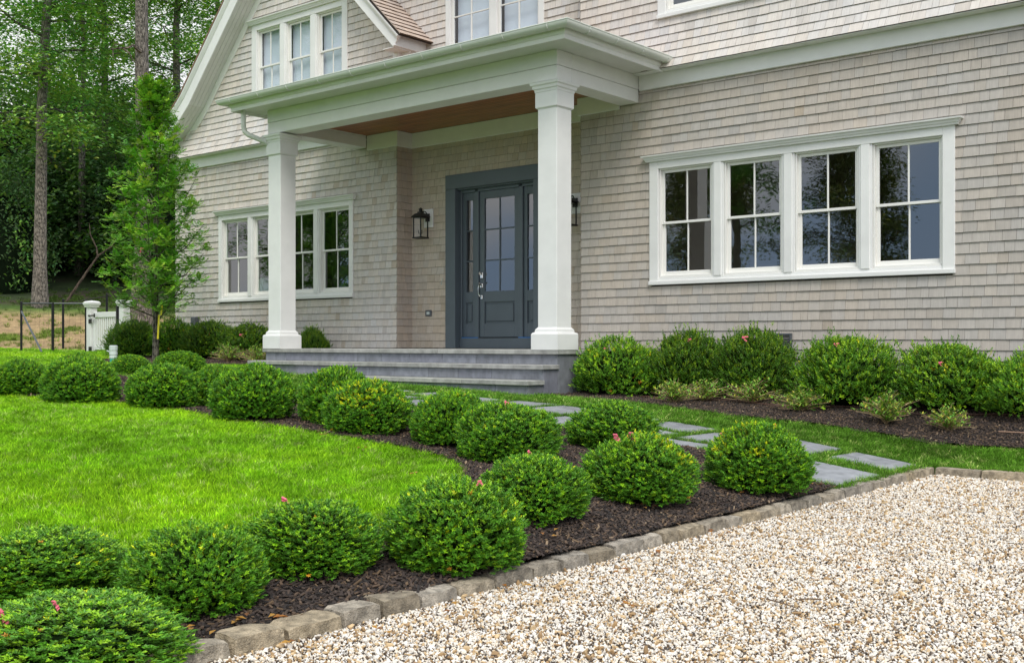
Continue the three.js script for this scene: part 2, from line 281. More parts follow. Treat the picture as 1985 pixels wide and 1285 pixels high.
{
  const rust = (x, y) => 0.05 + 0.30 * sstep(-7.2, -5.4, x) * sstep(2.0, 4.2, y) * sstep(-4.2, -5.0, x);
  const base = 2.503 - EXPO * 12;
  const casing = (w) => [w.x0 + 0.03, w.y0 + 0.02, w.x1 - 0.03, w.y1 + 0.02];
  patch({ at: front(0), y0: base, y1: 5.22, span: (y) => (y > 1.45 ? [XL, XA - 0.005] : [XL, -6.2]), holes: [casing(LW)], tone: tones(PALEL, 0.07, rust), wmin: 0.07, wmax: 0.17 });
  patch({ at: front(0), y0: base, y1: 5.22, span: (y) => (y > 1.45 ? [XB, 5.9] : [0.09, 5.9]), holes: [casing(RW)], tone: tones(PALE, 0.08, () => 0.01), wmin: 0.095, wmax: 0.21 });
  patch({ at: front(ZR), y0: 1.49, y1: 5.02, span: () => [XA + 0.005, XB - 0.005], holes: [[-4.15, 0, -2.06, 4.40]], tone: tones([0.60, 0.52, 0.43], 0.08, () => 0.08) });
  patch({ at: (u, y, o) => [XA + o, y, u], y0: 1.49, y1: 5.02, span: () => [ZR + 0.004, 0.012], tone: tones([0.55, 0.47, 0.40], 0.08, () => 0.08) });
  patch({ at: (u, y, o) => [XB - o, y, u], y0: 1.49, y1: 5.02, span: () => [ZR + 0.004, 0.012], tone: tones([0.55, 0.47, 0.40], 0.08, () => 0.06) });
  // upper storey, flared at its foot
  const up = (z) => (x, y, o) => [x, y, z + o + flare(y)];
  const gl = (y) => { let x = XL; for (let i = 0; i < SL.length - 1; i++) if (y >= SL[i][1] && y <= SL[i + 1][1]) x = mix(SL[i][0], SL[i + 1][0], (y - SL[i][1]) / (SL[i + 1][1] - SL[i][1])); const r = y < 6.9 ? XA + 0.085 : mix(-5.05, -7.75, (y - 7.0) / 2.67); return [Math.max(XL, x + 0.03), r]; };
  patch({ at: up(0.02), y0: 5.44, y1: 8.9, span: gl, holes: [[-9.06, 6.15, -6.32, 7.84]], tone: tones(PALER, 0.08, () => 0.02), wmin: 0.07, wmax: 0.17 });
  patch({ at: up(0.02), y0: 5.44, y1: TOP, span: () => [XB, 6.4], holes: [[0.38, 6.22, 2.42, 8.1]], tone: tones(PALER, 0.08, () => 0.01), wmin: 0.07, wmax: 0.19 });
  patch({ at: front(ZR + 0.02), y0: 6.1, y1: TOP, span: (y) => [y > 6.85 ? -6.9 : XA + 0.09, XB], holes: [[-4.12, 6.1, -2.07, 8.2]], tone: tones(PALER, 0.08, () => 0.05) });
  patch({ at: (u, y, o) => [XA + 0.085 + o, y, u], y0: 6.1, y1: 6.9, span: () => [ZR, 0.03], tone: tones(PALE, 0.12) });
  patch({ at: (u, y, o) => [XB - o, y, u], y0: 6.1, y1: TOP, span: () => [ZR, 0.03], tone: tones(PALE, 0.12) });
  for (const s of shingles) { const p = project(...s.mid); s.k = p[2]; s.seen = p[0] > 4 && p[0] < 1975 && p[1] > 4 && p[1] < 690 && s.at(0, 0, 0)[2] === 0; }
  const near = new Set(shingles.filter((s) => s.seen).sort((a, b) => a.k - b.k).slice(0, 300)), clad = new MB();
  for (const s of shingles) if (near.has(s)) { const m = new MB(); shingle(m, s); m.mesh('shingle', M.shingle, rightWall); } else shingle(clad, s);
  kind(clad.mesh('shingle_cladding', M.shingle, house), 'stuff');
}

// friezes, flare soffits and corner boards
{
  for (const [a, b] of [[XL, -6.12], [0.02, 6.2]]) { const m = new MB(); m.box(a, 5.215, -0.02, b, 5.425, 0.05, 0.004); m.box(a, 5.425, -0.02, b, 5.437, 0.205, 0.002); m.mesh('frieze', M.white, house); }
  const fr = new MB();   // boards at the head of the porch wall
  fr.box(-5.76, 5.0, 0.012, XA + 0.05, 5.262, 0.05, 0.003); fr.box(XA - 0.0, 5.0, ZR + 0.05, XA + 0.05, 5.262, 0.0115, 0.003); fr.box(XA + 0.0005, 5.0, ZR + 0.012, XB - 0.0005, 5.262, ZR + 0.0495, 0.003);
  fr.box(XB - 0.05, 5.0, ZR + 0.05, XB + 0.0, 5.262, 0.0115, 0.003); fr.box(XB - 0.05, 5.0, 0.012, -0.33, 5.262, 0.05, 0.003); fr.mesh('frieze', M.white, house);
  const cb = new MB(); cb.box(-5.0, 6.30, -0.30, -4.865, 6.60, 0.14, 0.006); cb.box(-5.02, 6.27, -0.32, -4.845, 6.30, 0.16, 0.004); cb.mesh('corner_block', M.white, house);
}

// rakes, soffits and the gable roof
{
  const OZ = 0.40;
  const rake = (path, sign, tot, top) => {
    const o = { plane: 'XY', sign };
    new MB().sweep([[-0.15, 0.0], [-0.15, 0.045], [0, 0.045], [0, 0.0]], path, o).mesh('rake_frieze', M.white, house);
    for (let i = 0; i < 4; i++) { const z = 0.046 + i * 0.088; new MB().sweep([[0.0, z], [0.0, z + 0.084], [0.02, z + 0.084], [0.02, z]], path, o).mesh('soffit_board', M.soffit, house); }
    new MB().sweep([[-0.012, OZ], [-0.012, OZ + 0.028], [tot, OZ + 0.028], [tot, OZ]], path, o).mesh('rake_board', M.white, house);
    new MB().sweep([[tot - 0.085, OZ + 0.029], [tot - 0.075, OZ + 0.04], [tot - 0.02, OZ + 0.075], [tot + 0.003, OZ + 0.08], [tot + 0.003, OZ + 0.02], [tot - 0.08, OZ + 0.0285]], path, o).mesh('crown_moulding', M.white, house);
  };
  rake(SL, -1, 0.285, 0); rake(SR, -1, 0.205, 0);
  const cedar = tones([0.34, 0.22, 0.15], 0.2), gray = tones([0.62, 0.51, 0.44], 0.16);
  const deck = (path, off, z1) => new MB().sweep([[off, z1], [off, -8.9], [off + 0.02, -8.9], [off + 0.02, z1], [off, z1]], path, { plane: 'XY', sign: -1 }).mesh('roof_deck', M.sheathing, house);
  deck(SL, 0.292, 0.46); deck(SR, 0.212, 0.46);
  const edge = new MB(); // butts of the roof shingles along the left rake
  edge.col = [0.26, 0.15, 0.10]; edge.sweep([[0.313, 0.47], [0.345, 0.475], [0.345, 0.2], [0.313, 0.2]], SL, { plane: 'XY', sign: -1 }); edge.mesh('roof_edge', M.shingle, house);
  // right slope, course by course
  const roof = new MB(), d = [SR[1][0] - SR[2][0], SR[1][1] - SR[2][1]], L = Math.hypot(...d), dx = d[0] / L, dy = d[1] / L;
  const at = (u, v, o) => [SR[2][0] + 0.03 + dx * v + (0.235 + o) * dy, SR[2][1] + dy * v - (0.235 + o) * dx, u];
  const keep = shingles.length; patch({ at, y0: 0, y1: 3.2, span: () => [-0.42, 0.47], tone: gray, thick: 0.022, wmin: 0.08, wmax: 0.17, expo: 0.135 });
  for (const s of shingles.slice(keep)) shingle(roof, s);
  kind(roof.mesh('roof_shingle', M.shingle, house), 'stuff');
  const ev = new MB(); // eave end of the right slope
  ev.box(-4.70, 6.60, ZR + 0.03, -4.64, 6.80, OZ + 0.03, 0.005); ev.box(-4.98, 6.585, ZR + 0.03, -4.70, 6.60, OZ + 0.0, 0.003); ev.mesh('eave_return', M.white, house);
  // main roof behind, out of the frame
  const main = new MB(); main.face([-5.2, TOP, 0.3], [XR + 0.3, TOP, 0.3], [XR + 0.3, TOP + 3.4, -4.5], [-5.2, TOP + 3.4, -4.5]); main.face([-5.2, TOP + 3.4, -4.5], [XR + 0.3, TOP + 3.4, -4.5], [XR + 0.3, TOP, -9.3], [-5.2, TOP, -9.3]);
  main.col = [0.3, 0.22, 0.17]; main.mesh('roof', M.sheathing, house);
}

// windows
function dh(w, x0, x1, y0, y1, ym, glass, z) {   // one double-hung unit: frame, two sashes, two lights in each
  const fr = new MB(), t = 0.022;
  fr.box(x0, y0, z - 0.10, x0 + t, y1, z - 0.001, 0.002); fr.box(x1 - t, y0, z - 0.10, x1, y1, z - 0.001, 0.002); fr.box(x0 + t, y1 - t, z - 0.10, x1 - t, y1, z - 0.002, 0.002); fr.box(x0 + t, y0, z - 0.10, x1 - t, y0 + 0.03, z + 0.004, 0.003);
  fr.mesh('jamb', M.sash, w);
  for (const [a, b, zz, top] of [[ym - 0.018, y1 - t, z - 0.035, 1], [y0 + 0.03, ym + 0.018, z - 0.062, 0]]) {
    const s = new MB(), st = 0.042, bot = top ? 0.036 : 0.062, hd = top ? 0.042 : 0.034, xa = x0 + t, xb = x1 - t, xm = (xa + xb) / 2, d = 0.026;
    s.box(xa, a, zz - d, xa + st, b, zz, 0.004); s.box(xb - st, a, zz - d, xb, b, zz, 0.004); s.box(xa + st, a, zz - d, xb - st, a + bot, zz - 0.001, 0.004); s.box(xa + st, b - hd, zz - d, xb - st, b, zz - 0.001, 0.004); s.box(xm - 0.011, a + bot, zz - d + 0.002, xm + 0.011, b - hd, zz - 0.003, 0.004);
    s.mesh('sash', M.sash, w);
    for (const [p, q] of [[xa + st, xm - 0.011], [xm + 0.011, xb - st]]) pane(w, p, a + bot, q, b - hd, zz - 0.014, glass);
  }
}
const pR = rng(5);
function pane(w, x0, y0, x1, y1, z, glass) {
  const m = new MB(), tx = (pR() - 0.5) * 0.006, ty = (pR() - 0.5) * 0.006; m.uo = [pR() * 9, pR() * 9];
  m.face([x0, y0, z - tx - ty], [x1, y0, z + tx - ty], [x1, y1, z + tx + ty], [x0, y1, z - tx + ty]); return m.mesh('pane', glass, w);
}
const capProfile = (y) => [[0, y], [0.035, y], [0.04, y + 0.02], [0.052, y + 0.03], [0.06, y + 0.058], [0.085, y + 0.066], [0.088, y + 0.085], [0, y + 0.09], [0, y]];
function windowOf({ x0, x1, y0, y1, n, z = 0, glass, ym, side = 0.145, head = 0.11, sill = 0.11, mull = 0.175, shades }) {
  const w = group('window', house), P = 0.032;
  const c = new MB(); c.box(x0, y0 + 0.055, z - 0.03, x0 + side, y1, z + P, 0.004); c.box(x1 - side, y0 + 0.055, z - 0.03, x1, y1, z + P, 0.004); c.box(x0 + side, y1 - head, z - 0.03, x1 - side, y1, z + P - 0.001, 0.004);
  const ow = (x1 - x0 - 2 * side - (n - 1) * mull) / n;
  for (let i = 1; i < n; i++) { const a = x0 + side + i * ow + (i - 1) * mull; c.box(a + 0.03, y0 + 0.1, z - 0.10, a + mull - 0.03, y1 - head - 0.0005, z + P - 0.002, 0.004); c.box(a, y0 + 0.1, z - 0.10, a + mull, y1 - head - 0.001, z + 0.012, 0.004); }
  c.mesh('casing', M.white, w);
  new MB().sweep(capProfile(y1 - 0.005), [[x0 - 0.01, z - 0.02], [x0 - 0.01, z + P], [x1 + 0.01, z + P], [x1 + 0.01, z - 0.02]], { sign: -1, caps: false }).mesh('head_cap', M.white, w);
  const s = new MB(); s.box(x0 - 0.006, y0, z - 0.03, x1 + 0.006, y0 + 0.055, z + P + 0.022, 0.005); s.box(x0 + side, y0 + 0.055, z - 0.1, x1 - side, y0 + sill - 0.01, z + 0.015, 0.004); s.mesh('sill', M.white, w);
  for (let i = 0; i < n; i++) {
    const a = x0 + side + i * (ow + mull); dh(w, a + 0.004, a + ow - 0.004, y0 + sill - 0.008, y1 - head + 0.003, ym, glass, z - 0.006);
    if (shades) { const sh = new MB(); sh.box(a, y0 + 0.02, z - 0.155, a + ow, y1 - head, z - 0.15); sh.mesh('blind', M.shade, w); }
  }
  return w;
}
windowOf({ ...RW, glass: M.glass, ym: 3.285 });
windowOf({ ...LW, glass: M.greenglass, ym: 3.285, side: 0.11, mull: 0.17 });
windowOf({ x0: -9.10, x1: -6.28, y0: 6.1, y1: 7.83, n: 3, z: 0.02, glass: M.upglass, ym: 6.99, side: 0.15, head: 0.12, mull: 0.2, shades: true });
windowOf({ x0: 0.34, x1: 2.46, y0: 6.19, y1: 8.1, n: 2, z: 0.02, glass: M.glass, ym: 7.2, side: 0.13 });
{ // the casement pair above the porch
  const w = group('window', house), z = ZR + 0.02, c = new MB(), y0 = 6.1, y1 = 8.2;
  for (const [a, b] of [[-4.17, -4.06], [-3.17, -3.01], [-2.13, -2.02]]) c.box(a, y0, z - 0.03, b, y1 - 0.12, z + 0.03, 0.004);
  c.box(-4.17, y1 - 0.12, z - 0.03, -2.02, y1, z + 0.031, 0.004); c.box(-4.2, y0 - 0.08, z - 0.03, -1.99, y0, z + 0.05, 0.004); c.mesh('casing', M.white, w);
  for (const [a, b] of [[-4.058, -3.172], [-3.008, -2.132]]) {
    const s = new MB(), f = 0.045, m = (a + b) / 2; s.box(a, y0, z - 0.05, a + f, y1 - 0.12, z - 0.012, 0.004); s.box(b - f, y0, z - 0.05, b, y1 - 0.12, z - 0.012, 0.004);
    s.box(m - 0.011, y0, z - 0.048, m + 0.011, y1 - 0.12, z - 0.015, 0.003); for (const y of [6.63, 7.13, 7.63]) s.box(a + f, y - 0.011, z - 0.047, b - f, y + 0.011, z - 0.016, 0.003); s.mesh('sash', M.sash, w);
    const ys = [y0, 6.63, 7.13, 7.63, y1 - 0.12]; for (let i = 0; i < 4; i++) for (const [p, q] of [[a + f, m - 0.011], [m + 0.011, b - f]]) pane(w, p, ys[i] + 0.011, q, ys[i + 1] - 0.011, z - 0.03, M.upglass);
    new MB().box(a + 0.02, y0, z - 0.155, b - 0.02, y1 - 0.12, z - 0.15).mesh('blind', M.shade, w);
  }
}

// entry door with sidelights
{
  const d = group('door', house), z = ZR, U = z - 0.13;
  const c = new MB(); c.box(-4.19, 1.482, z - 0.02, -3.96, 4.2, z + 0.034, 0.005); c.box(-2.25, 1.482, z - 0.02, -2.02, 4.2, z + 0.034, 0.005); c.box(-4.19, 4.2, z - 0.02, -2.02, 4.44, z + 0.035, 0.005); c.box(-3.98, 1.482, U - 0.02, -3.96, 4.2, z - 0.02); c.box(-2.25, 1.482, U - 0.02, -2.23, 4.2, z - 0.02); c.box(-3.96, 4.18, U - 0.02, -2.25, 4.2, z - 0.02);
  c.mesh('casing', M.door, d);
  const th = new MB(); th.box(-3.96, 1.482, U - 0.03, -2.25, 1.655, U + 0.045, 0.004); th.mesh('threshold', M.door, d);
  const bl = new MB(); bl.box(-3.92, 1.656, U + 0.005, -3.55, 1.668, U + 0.043); bl.box(-2.66, 1.656, U + 0.005, -2.3, 1.668, U + 0.043); bl.mesh('blue_tape', M.tape, d);
  const p = new MB(); for (const [a, b] of [[-3.96, -3.93], [-3.63, -3.545], [-2.665, -2.58], [-2.28, -2.25]]) p.box(a, 1.655, U - 0.02, b, 4.18, U + 0.03, 0.006); p.box(-3.93, 4.13, U - 0.02, -2.28, 4.18, U + 0.03, 0.004); p.mesh('post', M.door, d);
  const leafOf = (name, a, b, cols, zz, st) => {
    const s = new MB(), y0 = 1.67, y1 = 4.128, g0 = 2.44, g1 = 4.0, t = 0.022;
    s.box(a, y0, zz - 0.045, a + st, y1, zz, 0.003); s.box(b - st, y0, zz - 0.045, b, y1, zz, 0.003); s.box(a + st, g1, zz - 0.045, b - st, y1, zz - 0.0005, 0.003); s.box(a + st, 2.26, zz - 0.045, b - st, g0, zz - 0.0005, 0.003); s.box(a + st, y0, zz - 0.045, b - st, 1.90, zz - 0.0005, 0.003);
    const ys = [g0, mix(g0, g1, 1 / 3), mix(g0, g1, 2 / 3), g1];
    for (const y of ys.slice(1, 3)) s.box(a + st, y - t / 2, zz - 0.04, b - st, y + t / 2, zz - 0.006, 0.005);
    const xm = (a + b) / 2; if (cols > 1) s.box(xm - t / 2, g0, zz - 0.04, xm + t / 2, g1, zz - 0.007, 0.005);
    s.mesh(name, M.door, d);
    const pn = new MB(); pn.box(a + st, 1.90, zz - 0.04, b - st, 2.26, zz - 0.028); pn.box(a + st + 0.035, 1.935, zz - 0.028, b - st - 0.035, 2.225, zz - 0.008, 0.018); pn.mesh('panel', M.door, d);
    for (let i = 0; i < 3; i++) for (let j = 0; j < cols; j++) { const xa = cols > 1 ? (j ? xm + t / 2 : a + st) : a + st, xb = cols > 1 ? (j ? b - st : xm - t / 2) : b - st; pane(d, xa, ys[i] + (i ? t / 2 : 0), xb, ys[i + 1] - (i < 2 ? t / 2 : 0), zz - 0.024, M.glass); }
  };
  leafOf('door_leaf', -3.54, -2.67, 2, U + 0.0, 0.105); leafOf('sidelight', -3.928, -3.632, 1, U - 0.005, 0.072); leafOf('sidelight', -2.578, -2.282, 1, U - 0.005, 0.072);
  const h = new MB(), hx = -3.487, hz = U + 0.01; h.box(hx - 0.03, 2.66, hz - 0.01, hx + 0.03, 2.76, hz + 0.012, 0.006); h.box(hx - 0.03, 2.5, hz - 0.01, hx + 0.03, 2.58, hz + 0.012, 0.006);
  h.tube([V(hx, 2.74, hz), V(hx, 2.74, hz + 0.05)], 0.024, 10); h.tube([V(hx, 2.56, hz), V(hx - 0.01, 2.57, hz + 0.05), V(hx + 0.01, 2.60, hz + 0.07)], 0.011, 8); h.tube([V(hx, 2.55, hz), V(hx - 0.02, 2.54, hz + 0.05), V(hx - 0.025, 2.48, hz + 0.06), V(hx - 0.02, 2.40, hz + 0.058), V(hx, 2.36, hz + 0.05), V(hx, 2.35, hz)], 0.011, 8); h.box(hx - 0.022, 2.31, hz - 0.01, hx + 0.022, 2.38, hz + 0.01, 0.005);
  h.mesh('handle', M.chrome, d);
}

// porch: columns, beam, ceiling, soffit, gutter, roof
const BZ = 1.965;
for (const cx of [-5.925, -0.16]) {
  const c = group('column', house, [cx, 1.48, 1.80]), s = 0.16, sq = (h) => [[-h, -h], [-h, h], [h, h], [h, -h]], o = { closed: true, sign: -1, caps: false };
  new MB().box(-s, 0.2, -s, s, 3.44, s, 0.006).mesh('shaft', M.white, c);
  const b = new MB(); b.sweep([[0, 0.0], [0.065, 0.0], [0.065, 0.205], [0.055, 0.225], [0.03, 0.235], [0.026, 0.27], [0.012, 0.285], [0, 0.30]], sq(s), o); b.mesh('base', M.white, c);
  const k = new MB(); k.sweep([[0, 3.20], [0.024, 3.222], [0.024, 3.42], [0.03, 3.425], [0.034, 3.455], [0.05, 3.465], [0.056, 3.50], [0.075, 3.515], [0.08, 3.545], [0, 3.565]], sq(s), o); k.mesh('capital', M.white, c);
}
{
  const x0 = -6.09, x1 = 0.005, w = 0.325;
  const b = (name, ...B) => { const m = new MB(); for (const q of B) m.box(...q, 0.005); return m.mesh(name, M.white, house); };
  b('beam', [x0, 5.05, BZ - w, x1, 5.236, BZ], [x0 - 0.007, 5.24, BZ - w, x1 + 0.007, 5.438, BZ + 0.007]);
  b('beam', [x0, 5.05, 0.052, x0 + w, 5.236, BZ - w - 0.002], [x0 - 0.007, 5.24, 0.052, x0 + w, 5.438, BZ - w - 0.002]);
  b('beam', [x1 - w, 5.05, 0.03, x1, 5.236, BZ - w - 0.002], [x1 - w, 5.24, 0.03, x1 + 0.007, 5.438, BZ - w - 0.002]);
  const so = new MB(); so.box(-6.46, 5.44, 0.06, 0.48, 5.455, BZ + 0.46, 0.002); so.mesh('soffit', M.soffit, house);
  const cr = rng(91);
  for (let z = -0.30; z < BZ - w; z += 0.088) { const a = z < 0.05 ? XA + 0.055 : x0 + w + 0.002, q = z < 0.05 ? XB - 0.055 : x1 - w - 0.002, m = new MB(), k = 0.85 + cr() * 0.3; m.col = [0.46 * k, 0.155 * k, 0.055 * k]; m.uo = [cr() * 5, cr() * 5]; m.box(a, 5.262, z + 0.001, q, 5.28, Math.min(z + 0.0865, BZ - w), 0.004); m.mesh('ceiling_board', M.ceiling, house); }
  const eave = [[-6.46, 0.12], [-6.46, BZ + 0.46], [0.48, BZ + 0.46], [0.48, 0.12]];
  new MB().sweep([[-0.02, 5.40], [0.006, 5.40], [0.006, 5.455], [0.018, 5.465], [0.034, 5.50], [0.036, 5.54], [-0.02, 5.54], [-0.02, 5.40]], eave, { sign: -1 }).mesh('fascia', M.white, house);
  const gut = [], R = 0.072, cy = 5.572, gx = 0.04 + R; for (let i = 0; i <= 12; i++) { const t = Math.PI + (i / 12) * Math.PI; gut.push([gx + Math.cos(t) * R, cy + Math.sin(t) * R]); } gut.push([gx + R + 0.008, cy + 0.004], [gx + R + 0.006, cy + 0.014], [gx + R - 0.004, cy + 0.01]); for (let i = 11; i >= 1; i--) { const t = Math.PI + (i / 12) * Math.PI; gut.push([gx + Math.cos(t) * (R - 0.005), cy + Math.sin(t) * (R - 0.005)]); }
  const g = new MB().sweep([...gut, gut[0]], eave, { sign: -1 }).mesh('gutter', M.gutter, house);
  const strap = (fx, fz, ox, oz) => { const m = new MB(), pts = [...Array(9)].map((_, i) => { const t = Math.PI * 1.12 + (i / 8) * Math.PI * 0.86, o = gx + Math.cos(t) * (R + 0.004); return V(fx + ox * o, cy + Math.sin(t) * (R + 0.004), fz + oz * o); }); m.tube(pts, 0.0065, 5); m.mesh('gutter_strap', M.gutter, g); };
  for (let i = 0; i < 10; i++) strap(-6.28 + i * 0.735, BZ + 0.46, 0, 1);
  for (let i = 0; i < 4; i++) strap(0.48, 2.12 - i * 0.62, 1, 0);
  const rf = new MB(), e = 5.60, t = 6.06, F = BZ + 0.49; rf.col = [0.27, 0.16, 0.11];
  rf.face([-6.49, e, F], [0.51, e, F], [-1.6, t, -0.34], [-4.4, t, -0.34]); rf.face([-6.49, e, F], [-4.4, t, -0.34], [-6.49, e, 0.02]); rf.face([0.51, e, F], [0.51, e, 0.02], [-1.6, t, -0.34]);
  rf.face([-6.49, e - 0.03, F], [0.51, e - 0.03, F], [0.51, e - 0.03, 0.02], [-6.49, e - 0.03, 0.02]); rf.mesh('porch_roof', M.shingle, house);
  const bt = new MB(), br = rng(3); for (let x = -6.44; x < -4.9; x += 0.13) { bt.col = [0.30, 0.15, 0.09].map((v) => v * (0.7 + br() * 0.6)); bt.box(x, e - 0.015, F - 0.2, x + 0.124, e + 0.008 + br() * 0.012, F + 0.012 + br() * 0.01); } bt.mesh('roof_butts', M.shingle, house);
  const ds = new MB(); ds.tube([V(-6.33, 5.50, 2.28), V(-6.33, 5.17, 2.28), V(-6.32, 5.08, 2.26), V(-6.28, 5.03, 2.22), V(-6.12, 4.93, 2.02), V(-6.09, 4.86, 1.9), V(-6.115, 4.76, 1.72)], 0.042, 12); ds.tube([V(-6.115, 4.76, 1.72), V(-6.115, 1.55, 1.66)], 0.042, 12); ds.mesh('downspout', M.gutter, house);
  const vt = new MB(); vt.box(2.02, 1.49, 0.0, 2.40, 1.515, 0.05, 0.003); vt.box(2.02, 1.675, 0.0, 2.40, 1.70, 0.05, 0.003); vt.box(2.02, 1.515, 0, 2.045, 1.675, 0.05, 0.003); vt.box(2.375, 1.515, 0, 2.40, 1.675, 0.05, 0.003); for (let i = 0; i < 5; i++) vt.box(2.045, 1.53 + i * 0.03, 0.0, 2.375, 1.54 + i * 0.03, 0.035); vt.mesh('foundation_vent', M.grey, house);
  const wi = new MB(); wi.tube([V(-4.26, 2.58, -0.31), V(-4.24, 2.60, -0.27), V(-4.2, 2.62, -0.25), V(-4.17, 2.68, -0.24)], 0.006, 5); wi.tube([V(-4.26, 2.585, -0.31), V(-4.2, 2.565, -0.25), V(-4.16, 2.59, -0.22)], 0.005, 5); wi.mesh('loose_wire', M.pvc, house);
  const pp = new MB(); pp.tube([V(-1.06, 6.9, -0.30), V(-1.06, 6.62, -0.30)], 0.02, 6); pp.mesh('vent_pipe', M.gutter, house);
}

// stone steps and porch floor
{
  const st = group('porch_steps', scene, [0, 0, 0]); tag(st, 'blue grey stone porch platform with three broad steps before the entry door', 'steps');
  const r = rng(17), x0 = -6.17, x1 = 0.06;
  const tone = (b, v) => { const k = 1 + (r() - 0.5) * v; return [b[0] * k, b[1] * k * (1 + (r() - 0.5) * 0.03), b[2] * k * (1 + (r() - 0.5) * 0.05)]; };
  const RISE = [0.205, 0.21, 0.235], TREAD = [0.30, 0.30, 0.28];
  const lv = [{ y: 1.48, z: 2.02 }, { y: 1.286, z: 2.325 }, { y: 1.09, z: 2.64 }];
  const core = new MB(); core.col = [0.16, 0.165, 0.18]; core.box(x0 + 0.06, 0.55, 0.03, x1 - 0.055, 1.415, 1.955); core.box(x0 + 0.06, 0.55, 1.955, x1 - 0.056, 1.22, 2.265); core.box(x0 + 0.06, 0.55, 2.265, x1 - 0.057, 1.02, 2.575); core.mesh('core', M.bluestone, st);
  lv.forEach(({ y, z }, i) => {
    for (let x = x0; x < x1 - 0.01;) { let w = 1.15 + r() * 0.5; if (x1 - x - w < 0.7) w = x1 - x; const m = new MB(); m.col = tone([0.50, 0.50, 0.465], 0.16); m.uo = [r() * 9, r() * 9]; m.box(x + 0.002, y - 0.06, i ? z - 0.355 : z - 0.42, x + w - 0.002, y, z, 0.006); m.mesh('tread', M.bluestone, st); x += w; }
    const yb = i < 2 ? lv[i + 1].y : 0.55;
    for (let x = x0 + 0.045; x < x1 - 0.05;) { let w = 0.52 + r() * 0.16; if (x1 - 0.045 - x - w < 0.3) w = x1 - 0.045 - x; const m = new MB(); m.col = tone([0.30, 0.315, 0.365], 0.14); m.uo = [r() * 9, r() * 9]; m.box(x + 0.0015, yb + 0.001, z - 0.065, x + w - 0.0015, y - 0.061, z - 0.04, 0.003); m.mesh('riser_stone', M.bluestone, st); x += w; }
  });
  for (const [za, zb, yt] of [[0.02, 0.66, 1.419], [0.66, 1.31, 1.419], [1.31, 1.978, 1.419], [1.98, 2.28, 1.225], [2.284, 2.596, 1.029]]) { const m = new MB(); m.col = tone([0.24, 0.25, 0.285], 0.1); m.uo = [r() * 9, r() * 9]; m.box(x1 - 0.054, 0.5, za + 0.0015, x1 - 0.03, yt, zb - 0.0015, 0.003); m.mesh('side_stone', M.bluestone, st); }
  for (let z = -0.35; z < 1.58; z += 0.485) for (let x = x0 + (z < 0.0 ? 1.16 : 0) - 0; x < (z < 0 ? XB - 0.01 : x1) - 0.05;) { const xe = z < 0 ? XB - 0.01 : x1; let w = 0.6 + r() * 0.35; if (xe - x - w < 0.3) w = xe - x; const m = new MB(); m.col = tone([0.50, 0.49, 0.45], 0.16); m.uo = [r() * 9, r() * 9]; m.box(x + 0.003, 1.42, Math.max(z, ZR) + 0.003, x + w - 0.003, 1.479, Math.min(z + 0.482, 1.597), 0.003); m.mesh('deck_stone', M.bluestone, st); x += w; }
}

